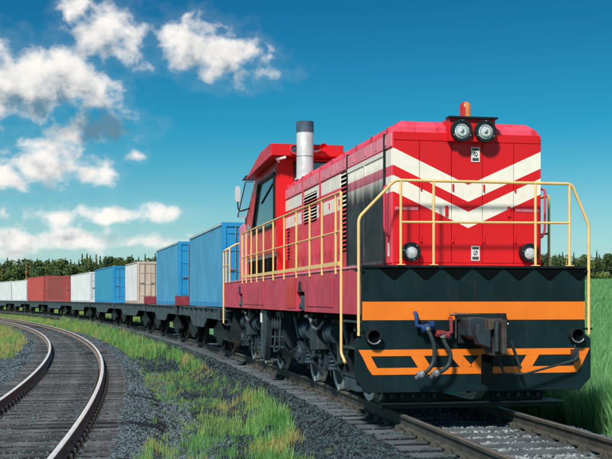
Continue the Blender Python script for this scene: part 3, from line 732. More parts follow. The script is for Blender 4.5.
# beacon
bc = MB().lathe([(.09, 3.972), (.09, 3.995), (.075, 4.0)], (.24, .05, 0), 'z', 20).build('beacon', 'black', hood)
dome = MB(); dome.lathe([(.080, 4.0), (.080, 4.13), (.072, 4.17), (.045, 4.20), (.01, 4.205)], (.24, .05, 0), 'z', 24)
dm = dome.mesh('beacon_dome', ['beacon_red', 'beacon_highlight'])
for p_ in dm.polygons:
    c = p_.center; t = math.atan2(c.y - .05, c.x - .24)
    p_.material_index = 1 if (abs(t) > 1.75 and c.y - .05 < .03) else 0  # front right facets carry the painted highlight
o = bpy.data.objects.new('beacon_dome', dm); COL.objects.link(o); o.parent = bc
# curved grab irons at the front corners
for sg in (1, -1):
    y = sg * 1.13
    MB().tube(round_path([(.40, sg * 1.06, 3.06), (.36, y + sg * .02, 3.06), (.36, y + sg * .02, 2.50), (.36, sg * 1.12, 2.40), (.40, sg * 1.06, 2.38)], .06), .016, 8).build('grab_iron', 'faded_plain', hood)
for sg in (1, -1):
    Y0, Y1 = sg * 1.051, sg * 1.066
    # corner panel with data plate
    cpn = MB().box(.31, .60, Y0, Y1, 2.03, 3.56).build('corner_panel', 'faded_red', hood, .004)
    MB().box(.41, .50, Y1, sg * 1.069, 2.12, 2.30).build('data_plate', 'label', cpn)
    # radiator shutter bay: frame and vertical blades
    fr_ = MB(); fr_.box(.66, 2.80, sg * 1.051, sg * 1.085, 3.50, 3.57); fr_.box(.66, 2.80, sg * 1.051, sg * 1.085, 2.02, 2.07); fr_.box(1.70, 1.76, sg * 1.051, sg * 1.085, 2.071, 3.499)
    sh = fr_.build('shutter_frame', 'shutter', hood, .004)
    MB().box(.66, 2.80, sg * 1.040, sg * 1.052, 2.07, 3.50).build('shutter_backing', 'dark_void', sh)
    nb = 26
    for i in range(nb):
        a = .67 + i * (2.79 - .67) / nb
        if 1.66 < a < 1.76: continue
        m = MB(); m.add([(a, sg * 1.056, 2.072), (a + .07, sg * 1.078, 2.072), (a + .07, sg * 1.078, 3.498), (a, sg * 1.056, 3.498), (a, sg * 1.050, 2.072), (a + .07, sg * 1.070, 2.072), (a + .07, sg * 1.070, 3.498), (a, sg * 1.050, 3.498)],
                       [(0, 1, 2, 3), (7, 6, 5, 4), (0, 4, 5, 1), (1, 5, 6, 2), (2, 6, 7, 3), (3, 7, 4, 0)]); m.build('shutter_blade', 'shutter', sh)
    # dark pillars running up to the roof
    for a in (.615, 2.81, 4.87, 6.46):
        MB().box(a, a + .045, Y0, sg * 1.088, 1.99, 3.80).build('pillar', 'gear_dark' if a < 4 else 'faded_plain', hood, .004)
    # louvre column and louvre block
    def louvre(a, b, z0, z1, n, nm):
        L_ = MB().box(a, b, sg * 1.040, sg * 1.058, z0, z1).build(nm, 'dark_void', hood)
        for i in range(n):
            z = z0 + (z1 - z0) * (i + .15) / n; hh = (z1 - z0) / n * .55
            MB().prism([(sg * 1.058, z + hh), (sg * 1.058, z + hh - .008), (sg * 1.088, z), (sg * 1.088, z + .008)], 'x', a + .01, b - .01).build('louvre_slat', 'faded_red', L_)
    louvre(2.90, 3.33, 2.30, 3.56, 18, 'louvre_column'); louvre(5.26, 5.62, 2.95, 3.48, 9, 'louvre_block'); louvre(5.66, 6.02, 2.95, 3.48, 9, 'louvre_block'); louvre(6.06, 6.42, 2.95, 3.48, 9, 'louvre_block')
    louvre(7.95, 8.2, 2.35, 2.95, 9, 'louvre_block')
    # doors
    for a, b, z0, z1, mt in ((2.90, 3.33, 2.03, 2.29, 'faded_red'), (3.38, 4.10, 2.03, 3.55, 'faded_red'), (4.11, 4.85, 2.03, 3.55, 'faded_red'), (4.93, 5.22, 2.03, 3.55, 'faded_red'), (5.23, 6.44, 2.03, 2.93, 'faded_red'), (6.52, 7.20, 2.03, 3.55, 'red_front'), (7.21, 7.92, 2.03, 3.55, 'red_front'), (7.93, 8.38, 2.97, 3.55, 'red_front'), (7.93, 8.38, 2.03, 2.33, 'red_front')):
        dd = MB().box(a, b, Y0, Y1, z0, z1).build('side_door', mt, hood, .005)
        if z1 - z0 > .8:
            for z in (z0 + .3, z1 - .45): MB().cyl((a + .02, sg * 1.075, z - .05), (a + .02, sg * 1.075, z + .05), .014, 8).build('hinge', 'faded_plain', dd)
            MB().box(b - .10, b - .05, Y1, sg * 1.085, z0 + .62, z0 + .74).build('door_latch', 'faded_plain', dd, .004)
    # roof edge band
    e = .31
    for b in (1.35, 2.80, 4.85, 6.44, 8.38):
        rb = MB().box(e, b - .008, Y0, sg * 1.072, 3.59, 3.775).build('roof_edge_panel', 'bleached', hood, .005)
        n = max(1, int((b - e) / .5))
        for i in range(n):
            x = e + (b - e) * (i + .5) / n; MB().box(x - .035, x + .035, sg * 1.072, sg * 1.080, 3.63, 3.72).build('lug_plate', 'pale_pink', rb, .003)
        e = b
    # lifting eyes along the chamfer
    for x in (.55, 1.4, 2.3, 3.1, 4.0, 4.95, 5.8, 6.6, 7.5, 8.2):
        MB().prism([(x - .09, 3.78), (x + .09, 3.78), (x + .05, 3.875), (x - .05, 3.875)], 'y', sg * 1.035, sg * 1.06).build('lifting_eye', 'faded_plain', hood)
# roof hatches
for a, b in ((.9, 2.5), (3.0, 4.6), (5.0, 6.4)):
    MB().box(a, b, -.7, .7, 3.95, 4.0).build('roof_hatch', 'faded_plain', hood, .01)
# exhaust stack
m = MB(); m.lathe([(.21, 3.93), (.21, 3.96), (.172, 3.97), (.170, 4.89)], (7.75, .78, 0), 'z', 32); stk = m.build('exhaust_stack', 'silver', loco)
m = MB(); m.lathe([(.176, 4.88), (.176, 5.10), (.160, 5.10), (.155, 4.9), (.02, 4.9)], (7.75, .78, 0), 'z', 32); m.build('stack_mouth', 'stack_cap', stk)
m = MB(); m.tube([(7.75 + .172 * math.cos(t), .78 + .172 * math.sin(t), 4.4) for t in np.linspace(0, 6.283, 30)], .008, 6); m.build('clamp_band', 'grey_metal', stk)

# cab
cab = empty('cab', (0, 0, 0), 0, loco)
CW = 1.2; CF = 8.42
m = MB(); m.prism([(CF, 1.966), (CF, 4.44), (11.7, 4.36), (13.25, 3.55), (13.25, 1.966)], 'y', -CW, CW); m.build('cab_body', 'red', cab, .012)
# front wall pillars and windows
for (a, b) in ((.86, .05), (-.02, -.9)):
    w = empty('window', (0, 0, 0), 0, cab)
    k = MB(); k.box(CF - .02, CF, b - .03, a + .03, 3.90, 3.93); k.box(CF - .02, CF, b - .03, a + .03, 4.36, 4.39); k.box(CF - .02, CF, a, a + .03, 3.93, 4.36); k.box(CF - .02, CF, b - .03, b, 3.93, 4.36); k.build('window_frame', 'black', w)
    MB().box(CF - .008, CF - .002, b, a, 3.93, 4.36).build('pane', 'cab_glass', w)
for sg in (1, -1):
    Y = sg * CW
    # side door: leaf, slanting window, kick panel, handle
    dr = empty('cab_door', (0, 0, 0), 0, cab)
    leaf = [(8.60, 2.52), (8.60, 4.22), (11.15, 4.18), (12.75, 3.45), (12.75, 2.52)]
    
    # leaf built as a ring round the window opening
    m = MB(); m.prism([(8.60, 2.52), (8.60, 3.06), (12.05, 3.06), (12.85, 3.06), (12.85, 2.52)], 'y', Y, Y + sg * .018)
    m.prism([(8.60, 3.06), (8.60, 4.30), (8.76, 4.30), (8.76, 3.06)], 'y', Y, Y + sg * .018)
    m.prism([(8.76, 4.20), (8.76, 4.30), (11.35, 4.28), (10.92, 4.20)], 'y', Y, Y + sg * .018)
    m.prism([(10.95, 4.20), (11.35, 4.28), (12.85, 3.50), (12.85, 3.06), (12.05, 3.06)], 'y', Y, Y + sg * .018)
    m.build('door_leaf', 'red', dr)
    win = empty('window', (0, 0, 0), 0, cab)
    MB().prism([(8.76, 3.06), (8.76, 4.20), (10.95, 4.20), (12.05, 3.06)], 'y', Y + sg * .002, Y + sg * .008).build('pane', 'cab_glass', win)
    m = MB(); pts = [(8.80, 3.10), (8.80, 4.17), (10.93, 4.17), (11.95, 3.10)]
    for i in range(4):
        a, b = pts[i], pts[(i + 1) % 4]; m.tube([(a[0], Y + sg * .018, a[1]), (b[0], Y + sg * .018, b[1])], .045, 6)
    m.build('window_frame', 'black', win)
    m = MB(); m.tube([(9.0, Y + sg * .012, 4.0), (10.6, Y + sg * .012, 3.7)], .022, 6); m.build('wiper_arm', 'gear_dark', win)
    m = MB(); m.box(12.0, 12.50, Y + sg * .018, Y + sg * .06, 3.22, 3.28); m.box(12.44, 12.56, Y + sg * .018, Y + sg * .06, 3.04, 3.36); m.build('door_handle', 'steel', dr, .006)
    # ventilation grille under the door
    k = MB().box(8.75, 12.6, Y, Y + sg * .012, 2.05, 2.42).build('vent_recess', 'dark_void', cab)
    MB().box(8.6, 12.75, Y, Y + sg * .03, 2.43, 2.50).build('grille_lintel', 'grey_metal', k)
    for x in (9.7, 10.65, 11.6): MB().box(x - .04, x + .04, Y, Y + sg * .022, 2.05, 2.42).build('grille_bar', 'gear_dark', k)
    # rain strip, corner post
    MB().box(8.42, 8.47, Y, Y + sg * .02, 1.99, 4.38).build('corner_post', 'red', cab)
    # mirror on a bent arm
    mr = empty('mirror', (0, 0, 0), 0, cab)
    MB().tube(round_path([(12.6, sg * 1.2, 3.75), (13.1, sg * 1.36, 3.70), (13.25, sg * 1.40, 3.80), (13.25, sg * 1.40, 4.28)], .06), .018, 8).build('mirror_arm', 'gear_dark', mr)
    MB().prism([(sg * 1.36, 3.95), (sg * 1.45, 3.95), (sg * 1.475, 4.0), (sg * 1.475, 4.27), (sg * 1.45, 4.34), (sg * 1.36, 4.34), (sg * 1.335, 4.27), (sg * 1.335, 4.0)], 'x', 13.19, 13.24).build('mirror_glass', 'silver', mr, .01)
# rear windscreen with visor
m = MB(); 
def slope(t, off): # along the sloping rear wall
    return (11.7 + (13.25 - 11.7) * t + off * .463, 4.36 + (3.55 - 4.36) * t + off * .886)
a, b, c, d = slope(.15, .01), slope(.92, .01), slope(.92, .03), slope(.15, .03)
MB().prism([a, b, c, d], 'y', -1.0, 1.0).build('rear_windscreen', 'cab_glass', cab)
a, b, c, d = slope(-.02, .05), slope(.30, .30), slope(.30, .33), slope(-.02, .08)
MB().prism([a, b, c, d], 'y', -1.42, 1.42).build('sun_visor', 'black', cab)
for sg in (1, -1):   # glass wind deflectors beside the rear windscreen
    a, b, c, d = slope(.06, -.02), slope(.96, -.02), slope(.96, .0), slope(.06, .0)
    df_ = MB().prism([a, b, c, d], 'y', sg * 1.22, sg * 1.40).build('wind_deflector', 'clear_pane', cab)
    m = MB()
    for (p_, q_) in ((.06, .96),): m.tube([(slope(p_, 0)[0], sg * 1.41, slope(p_, 0)[1]), (slope(q_, 0)[0], sg * 1.41, slope(q_, 0)[1])], .016, 6)
    m.build('deflector_edge', 'grey_metal', df_)
# roof: deep front fascia over the near side, falling away to the rear and stepped down at the far side
rf = MB(); rf.prism([(8.10, 4.70), (8.10, 4.46), (8.45, 4.45), (11.45, 4.36), (11.55, 4.40), (9.6, 4.70), (8.3, 4.72)], 'y', -.10, 1.41); roof = rf.build('cab_roof', 'red', cab, .012)
MB().prism([(8.14, 4.46), (8.14, 4.30), (11.45, 4.2), (11.55, 4.26), (9.3, 4.50)], 'y', -1.43, -.103).build('roof_lower_step', 'red', roof, .01)
MB().prism([(8.07, 4.485), (8.07, 4.45), (8.5, 4.43), (11.5, 4.335), (11.5, 4.365), (8.5, 4.46), (8.12, 4.485)], 'y', 1.41, 1.435).build('drip_rail', 'faded_plain', roof)
k = MB(); k.ring((8.05, .93, 4.59), (8.10, .93, 4.59), .105, .075, 24); rl = k.build('roof_lamp', 'faded_plain', roof)
MB().lathe([(.076, 8.09), (.07, 8.075), (.02, 8.065)], (0, .93, 4.59), 'x', 20).build('lens', 'gear_blue', rl)
k = MB(); k.lathe([(.03, 8.1), (.035, 8.0), (.06, 7.93), (.085, 7.9), (.08, 7.9), (.03, 7.96)], (0, .36, 4.62), 'x', 16); k.build('horn', 'red', roof)
MB().tube([(8.06, .62, 4.60), (8.05, .50, 4.55), (8.06, .36, 4.60)], .02, 8).build('horn_pipe', 'white_paint', roof)
MB().tube([(8.3, 1.22, 4.36), (8.2, 1.28, 4.40), (8.12, 1.1, 4.43)], .03, 8).build('roof_bracket', 'white_paint', roof)
# short rear hood
m = MB(); m.prism([(-1.16, 1.966), (1.16, 1.966), (1.16, 3.42), (1.05, 3.52), (-1.05, 3.52), (-1.16, 3.42)], 'x', 13.26, 14.72); rh = m.build('rear_hood', 'pale_pink', loco, .012)
for sg in (1, -1): MB().box(13.35, 14.6, sg * 1.16, sg * 1.172, 2.08, 3.3).build('rear_side_door', 'pale_pink', rh, .006)
MB().box(13.2, 13.26, -1.22, 1.22, 1.99, 3.57).build('seam_frame', 'pale_pink', rh)

# handrails
def rail(pts, r=.022, rr=.07): return round_path(pts, rr), r
hr = empty('front_handrail', (0, 0, 0), 0, loco)
t = MB(); t.tube(round_path([(-.02, 1.60, 1.06), (-.02, 1.60, 2.60), (-.02, 1.11, 3.10), (-.02, -1.37, 3.10), (-.02, -1.62, 2.55), (-.02, -1.62, 1.06)], .07), .020, 10); t.build('top_rail', 'yellow', hr)
MB().tube([(-.02, 1.03, 2.55), (-.02, -1.34, 2.57)], .016, 8).build('mid_rail', 'yellow', hr)
for y in (1.03, .58, -.85, -1.34): MB().tube([(-.02, y, 1.985), (-.02, y, 3.10)], .018, 8).build('post', 'yellow', hr)
for y in (1.03, .58, -.85, -1.34): MB().box(-.05, .01, y - .05, y + .05, 1.985, 1.997).build('post_foot', 'yellow', hr)
for y in (1.60, -1.62):
    for z in (1.12, 1.9): MB().box(-.03, .05, y - .05 if y < 0 else y - .07, y + .07 if y < 0 else y + .05, z, z + .03).build('rail_bracket', 'black', hr)
posts = [1.50, 2.45, 3.40, 4.55, 5.75, 6.95, 8.15, 9.05, 9.85, 10.6, 11.25]
for sg in (1, -1):
    y = sg * 1.56
    hs = empty('side_handrail', (0, 0, 0), 0, loco)
    MB().tube(round_path([(11.28, y, 2.0), (11.28, y, 3.05), (1.16, y, 3.05), (1.16, y, .78), (.92, y, .66)], .05), .020, 8).build('top_rail', 'yellow', hs)
    MB().tube([(11.25, y, 2.50), (1.16, y, 2.50)], .015, 8).build('mid_rail', 'yellow', hs)
    MB().box(1.3, 11.3, y - .012, y + .012, 2.015, 2.075).build('toe_board', 'yellow', hs)
    for x in posts: MB().tube([(x, y, 1.9), (x, y, 3.05)], .018, 8).build('post', 'yellow', hs)
    hs2 = empty('rear_handrail', (0, 0, 0), 0, loco)
    MB().tube(round_path([(14.86, y, .9), (14.86, y, 2.8), (14.86, sg * 1.2, 3.0), (14.86, sg * .3, 3.0)], .06), .022, 8).build('top_rail', 'yellow', hs2)
    for x in (13.6, 14.3): MB().tube([(x, y, 1.95), (x, y, 2.8)], .02, 8).build('post', 'yellow', hs2)
    MB().tube([(13.6, y, 2.8), (14.86, y, 2.8)], .02, 8).build('upper_rail', 'yellow', hs2); MB().tube([(13.6, y, 2.4), (14.86, y, 2.4)], .016, 8).build('mid_rail', 'yellow', hs2)
    # corner steps
    for (xa, xb) in ((.25, 1.05), (14.0, 14.75)):
        st = empty('corner_steps', (0, 0, 0), 0, loco)
        for z in (.48, .86, 1.22): MB().box(xa, xb, sg * 1.22, sg * 1.56, z, z + .03).build('step', 'gear', st, .004)
        for x in (xa, xb): MB().prism([(sg * 1.20, 1.5), (sg * 1.30, 1.5), (sg * 1.58, .46), (sg * 1.40, .42), (sg * 1.20, .60)], 'x', x - .015, x + .015).build('step_cheek', 'gear_dark', st)
    MB().box(.30, 1.0, sg * 1.16, sg * 1.55, .30, .47).build('step_box', 'gear_blue', loco, .01)

# running gear
BY = .03
def wheel(parent, x, sg):
    y = BY + sg * HG; w = empty('wheel', (x, y, .525), 0, parent)
    prof = [(.52, -.065), (.545, -.055), (.55, -.03)] if False else None
    o_ = sg
    m = MB(); m.ring((0, -o_ * .065, 0), (0, o_ * .065, 0), .522, .43, 40); m.ring((0, -o_ * .085, 0), (0, -o_ * .05, 0), .552, .43, 40); m.build('tyre', 'wheel_rim', w)
    m = MB(); m.lathe([(.432, .035), (.38, .03), (.22, .0), (.17, .07), (.10, .085), (.02, .085)] if sg > 0 else [(.432, -.035), (.38, -.03), (.22, .0), (.17, -.07), (.10, -.085), (.02, -.085)], (0, 0, 0), 'y', 30); m.build('wheel_disc', 'gear_dark', w)
    return w
def coil(m, c, r, h, turns=5, wr=.022):
    m.tube([(c[0] + r * math.cos(t), c[1] + r * math.sin(t), c[2] + h * t / (turns * 2 * math.pi)) for t in np.linspace(0, turns * 2 * math.pi, turns * 12)], wr, 6)
def bogie(x0, axles):
    bg = empty('bogie', (0, 0, 0), 0, loco)
    xa, xb = axles[0] - .75, axles[2] + .75; xm = axles[1]
    MB().box(xm - .6, xm + .6, -.9, .9, .65, 1.2).build('bolster', 'gear_dark', bg, .02)
    for ax in axles:
        MB().cyl((ax, BY - HG, .525), (ax, BY + HG, .525), .085, 14).build('axle', 'gear_dark', bg)
        MB().box(ax + .25, ax + .85, -.6, .6, .30, .85).build('traction_motor', 'gear_dark', bg, .03)
    for sg in (1, -1):
        Y0, Y1 = sg * .98, sg * 1.10
        poly = [(xa, .88), (xa + .3, .74), (axles[0] - .42, .72), (axles[0] - .35, .82), (axles[0] + .35, .82), (axles[0] + .45, .62), (axles[1] - .45, .62), (axles[1] - .35, .82), (axles[1] + .35, .82), (axles[1] + .45, .62), (axles[2] - .45, .62), (axles[2] - .35, .82), (axles[2] + .35, .82), (axles[2] + .42, .72), (xb - .3, .74), (xb, .88), (xb, 1.02), (xa, 1.02)]
        MB().prism(poly, 'y', Y0, Y1).build('side_frame', 'gear', bg, .012)
        for ax in axles:
            wheel(bg, ax, sg)
            ab = MB(); ab.prism([(ax - .20, .34), (ax + .20, .34), (ax + .24, .46), (ax + .24, .66), (ax + .15, .76), (ax - .15, .76), (ax - .24, .66), (ax - .24, .46)], 'y', sg * .95, sg * 1.19); abx = ab.build('axle_box', 'gear', bg, .015)
            MB().cyl((ax, sg * 1.19, .54), (ax, sg * 1.225, .54), .135, 20).build('cover', 'gear_blue', abx)
            for t in range(6): MB().cyl((ax + .105 * math.cos(t * 1.047), sg * 1.225, .54 + .105 * math.sin(t * 1.047)), (ax + .105 * math.cos(t * 1.047), sg * 1.24, .54 + .105 * math.sin(t * 1.047)), .014, 6).build('bolt', 'gear_dark', abx)
            for dx in (-.42, .42):
                cm_ = MB(); coil(cm_, (ax + dx, sg * 1.06, .42), .085, .34); cm_.cyl((ax + dx, sg * 1.06, .38), (ax + dx, sg * 1.06, .42), .11, 14); cm_.build('coil_spring', 'gear_blue', bg)
            # equaliser and brake gear in front of each wheel
            MB().prism([(ax + .48, .18), (ax + .60, .20), (ax + .70, .55), (ax + .66, .92), (ax + .58, .92), (ax + .60, .56)], 'y', sg * .76, sg * .92).build('brake_shoe', 'gear', bg, .01)
            MB().tube(smooth_path([(ax - .55, sg * 1.14, 1.1), (ax - .62, sg * 1.2, .8), (ax - .58, sg * 1.05, .45), (ax - .50, sg * .86, .14)]), .026, 8).build('sand_pipe', 'gear_blue', bg)
            MB().tube([(ax + .1, sg * 1.16, .80), (ax + .32, sg * 1.20, 1.20)], .045, 10).build('damper', 'gear_blue', bg)
            MB().tube([(ax + .05, sg * 1.20, .62), (ax + .85, sg * 1.2, .50)], .03, 8).build('brake_rod', 'gear', bg)
        for ax in (axles[0] + 1.0, axles[1] + 1.0):
            m = MB(); m.cyl((ax - .26, sg * 1.18, .98), (ax + .20, sg * 1.18, .98), .15, 18); m.cyl((ax + .20, sg * 1.18, .98), (ax + .24, sg * 1.18, .98), .17, 18); m.cyl((ax + .24, sg * 1.18, .98), (ax + .5, sg * 1.18, .94), .035, 8); m.build('brake_cylinder', 'gear_blue', bg)
            MB().prism([(ax - .36, .95), (ax - .28, 1.1), (ax - .20, .95), (ax - .24, .40), (ax - .32, .40)], 'y', sg * 1.16, sg * 1.21).build('brake_lever', 'gear', bg, .008)
        # sandbox and link plates
        m = MB(); m.prism([(xm - .33, .70), (xm + .25, .66), (xm + .30, 1.18), (xm - .28, 1.22)], 'y', sg * 1.13, sg * 1.34); m.build('sand_box', 'gear', bg, .015)
        m = MB(); m.prism([(axles[0] - .72, .30), (axles[0] - .30, .24), (axles[0] - .28, .72), (axles[0] - .66, .80)], 'y', sg * 1.12, sg * 1.30); m.build('link_box', 'gear_blue', bg, .015)
        m = MB(); m.tube(smooth_path([(xm - .7, sg * 1.30, 1.18), (xm - .5, sg * 1.36, 1.05), (xm - .2, sg * 1.38, 1.08), (xm + .2, sg * 1.36, 1.22), (xm + .7, sg * 1.34, 1.24)]), .028, 8); m.build('air_pipe', 'grey_metal', bg)
        MB().tube(smooth_path([(xa + .1, sg * 1.18, 1.25), (xa + .25, sg * 1.22, 1.0), (xa + .15, sg * 1.26, .8), (xa + .3, sg * 1.26, .6)]), .022, 8).build('air_pipe', 'gear_blue', bg)
        for q in range(5):
            x = xa + .35 + q * (xb - xa - .7) / 4
            MB().tube([(x, sg * 1.10, 1.28), (x + .03, sg * 1.12, .98)], .04, 8).build('hanger', 'gear', bg)
    return bg
bogie(0, (2.2, 4.2, 6.2)); bogie(1, (10.0, 12.0, 14.0))
MB().prism([(-1.25, .55), (-1.05, .35), (1.05, .35), (1.25, .55), (1.32, 1.30), (-1.32, 1.30)], 'x', 7.35, 8.75).build('fuel_tank', 'gear', loco, .03)
for sg in (1, -1):
    m = MB(); m.box(8.8, 9.02, sg * 1.15, sg * 1.48, .30, 1.32); bx = m.build('battery_box', 'gear_blue', loco, .012)
    MB().box(8.84, 8.98, sg * 1.48, sg * 1.50, 1.05, 1.25).build('box_notice', 'label', bx)
    m = MB(); m.prism([(8.3, 1.3), (8.8, 1.3), (8.8, .30), (8.62, .26), (8.35, .75)], 'y', sg * 1.34, sg * 1.47); m.build('tank_side_shield', 'gear', loco, .012)
    for z in (.6, .8): MB().tube([(7.1, sg * 1.33, z), (8.7, sg * 1.36, z - .05)], .025, 8).build('side_pipe', 'gear_blue', loco)
    for x in (7.45, 7.75, 8.05): MB().cyl((x, sg * 1.25, 1.05), (x, sg * 1.40, 1.05), .12, 16).build('filter_can', 'gear', loco, .01)
    MB().tube(round_path([(6.9, sg * 1.42, 1.32), (6.9, sg * 1.45, .55), (7.5, sg * 1.45, .50), (7.5, sg * 1.42, .9)], .06), .022, 8).build('step_hoop', 'gear', loco)
m = MB(); m.box(14.95, 15.6, -.12, .12, .95, 1.2); m.box(15.45, 15.8, -.2, .2, .9, 1.3); m.build('rear_coupler', 'rust_iron', loco, .02)
MB().box(14.9, 14.98, -1.5, 1.5, 1.0, 1.96).build('rear_plate', 'plate_black', loco)

# ------------------------------------------------------------------ flat wagons and containers
def chord(a, b):
    A, B = T1(a), T1(b); d = B - A; return (A + B) / 2, math.atan2(d[1], d[0]), float(np.hypot(*d))
def wagon_wheel(bg, x, sg):
    m = MB(); m.ring((x, sg * (HG - .065), .475), (x, sg * (HG + .065), .475), .472, .39, 24); w = m.build('wheel', 'rust_iron', bg)
    MB().cyl((x, sg * (HG - .03), .475), (x, sg * (HG + .03), .475), .391, 20).build('wheel_disc', 'gear_dark', w)
def make_wagon(a, b, label, red_front=False):
    c, rz, L_ = chord(a, b); h = L_ / 2 - .45
    w = empty('flat_wagon', (c[0], c[1], 0), rz); tag(w, label, 'wagon', 'flat wagons of the freight train')
    bx = h - min(2.0, h * .36)
    for sg in (1, -1):
        MB().prism([(-h, 1.26), (h, 1.26), (h, .98), (bx + .9, .96), (bx - 1.0, .96), (bx - 1.9, .66), (-bx + 1.9, .66), (-bx + 1.0, .96), (-bx - .9, .96), (-h, .98)], 'y', sg * 1.30, sg * 1.36).build('side_beam', 'wagon', w)
        MB().box(-h, h, sg * 1.28, sg * 1.43, 1.262, 1.29).build('beam_flange', 'wagon', w); 
        n = int(L_ / 1.3)
        for i in range(n):
            x = -h + .5 + i * (2 * h - 1) / max(1, n - 1)
            MB().box(x - .05, x + .05, sg * 1.36, sg * 1.42, 1.02, 1.24).build('stake_pocket', 'wagon', w)
    MB().box(-h, h, -1.29, 1.29, 1.20, 1.262).build('deck', 'wagon_plank', w)
    MB().box(-h, h, -.2, .2, .75, 1.2).build('centre_sill', 'gear_dark', w)
    for e in (-1, 1):
        MB().box(e * h, e * (h - .12), -1.42, 1.42, .95, 1.255).build('end_beam', 'wagon', w)
        MB().box(e * h, e * (h + .55), -.12, .12, .92, 1.16).build('coupler', 'rust_iron', w)
        bg = MB(); bg.box(e * bx - .3, e * bx + .3, -1.0, 1.0, .5, .94); bo = bg.build('bogie', 'gear_dark', w)
        for sg in (1, -1):
            X = e * bx
            MB().prism([(X - 1.3, .62), (X - 1.25, .40), (X - .75, .40), (X - .45, .20), (X + .45, .20), (X + .75, .40), (X + 1.25, .40), (X + 1.3, .62), (X + .6, .78), (X + .3, .90), (X - .3, .90), (X - .6, .78)], 'y', sg * 1.0, sg * 1.12).build('side_frame', 'gear_dark', bo)
            for x in (-.925, .925): wagon_wheel(bo, X + x, sg)
    if red_front:
        MB().box(-h - .25, -h + .30, .85, 1.40, 1.295, 1.66).build('end_board', 'end_red', w, .01)
    return w
def make_container(a, b, ztop, label, side, end, roofm=None, cat='container', doors=True, lean=False):
    c, rz, L_ = chord(a, b); h = L_ / 2; z0 = 1.31; H = ztop - z0
    o = empty('shipping_container', (c[0], c[1], z0), rz); tag(o, label, cat, 'containers on the freight train')
    W = 1.22
    fr_ = MB()
    for e in (-1, 1):
        for sg in (1, -1): fr_.box(e * h, e * (h - .14), sg * W, sg * (W - .12), .0, H)
        fr_.box(e * h, e * (h - .1), -W + .12, W - .12, 0, .14); fr_.box(e * h, e * (h - .1), -W + .12, W - .12, H - .12, H)
    for sg in (1, -1):
        fr_.box(-h + .14, h - .14, sg * W, sg * (W - .08), 0, .15)
    fr_.build('frame', end, o)
    for sg in (1, -1): MB().box(-h + .14, h - .14, sg * W, sg * (W - .06), H - .07, H).build('top_rail', 'c_rail_highlight' if 'blue' in side else end, o)  # pale rail on blue containers paints the highlight along the top edge
    def corrugate(L0, L1, z0_, z1_, fixed, axis, pitch=.30, dep=.06, mat=side, nm='side_wall', sgn=1):
        n = max(4, int(round((L1 - L0) / pitch))); p_ = (L1 - L0) / n; V = []; 
        for i in range(n):
            x = L0 + i * p_
            for q, dd in ((0, 0), (.25, 0), (.5, dep), (.75, dep)): V.append((x + q * p_, fixed - sgn * dd))
        V.append((L1, fixed)); k = len(V); m = MB()
        P3 = (lambda q, z: (q[0], q[1], z)) if axis == 'y' else (lambda q, z: (q[1], q[0], z))
        vs = [P3(q, z0_) for q in V] + [P3(q, z1_) for q in V]
        m.add(vs, [(i, i + 1, i + 1 + k, i + k) for i in range(k - 1)]); m.build(nm, mat, o, ang=20)
    for sg in (1, -1): corrugate(-h + .14, h - .14, .15, H - .08, sg * (W - .012), 'y', sgn=sg)
    corrugate(-W + .12, W - .12, .14, H - .12, h - .03, 'x', sgn=1, mat=end, nm='end_wall')
    MB().box(-h + .1, h - .1, -W + .06, W - .06, H - .05, H - .02).build('roof', side, o)
    # doors at the end that faces the locomotive
    for sg in (1, -1):
        d_ = MB().box(-h + .03, -h + .07, sg * .012, sg * (W - .125), .145, H - .125).build('door', end, o)
        for y in (.28, .82): 
            MB().cyl((-h + .005, sg * y, .1), (-h + .005, sg * y, H - .08), .018, 8).build('lock_rod', 'grey_metal', d_)
            MB().box(-h - .02, -h + .03, sg * y - .02, sg * y + .22 * sg, 1.05, 1.10).build('handle', 'grey_metal', d_)
        for z in (.4, 1.0, 1.6, 2.1):
            if z < H - .2: MB().box(-h + .012, -h + .03, sg * .03, sg * (W - .15), z, z + .05).build('door_rib', end, d_)
    return o
wag = [(16.2, 27.2, 'dark grey flat wagon coupled directly behind the locomotive', False), (27.6, 39.2, 'dark flat wagon with a red end board under the second blue container', True),
       (39.4, 54.4, 'dark flat wagon with a red end board under the rusty beige container', True), (54.6, 68.8, 'dark grey flat wagon carrying the teal blue container next to the beige one', False), (69.0, 85.0, 'dark flat wagon carrying the light grey container nearest the locomotive', False),
       (85.4, 102.6, 'dark flat wagon carrying the maroon container', False), (102.8, 117.5, 'dark flat wagon carrying the tall faded red container', False), (117.7, 131.0, 'far dark flat wagon carrying the pale container next to the faded red one', False), (131.2, 145.4, 'farthest flat wagon in view at the left edge of the picture', False), (145.6, 160, 'flat wagon at the very end of the train, cut by the left edge', False)]
for a, b, lb, rd in wag: make_wagon(a, b, lb, rd)
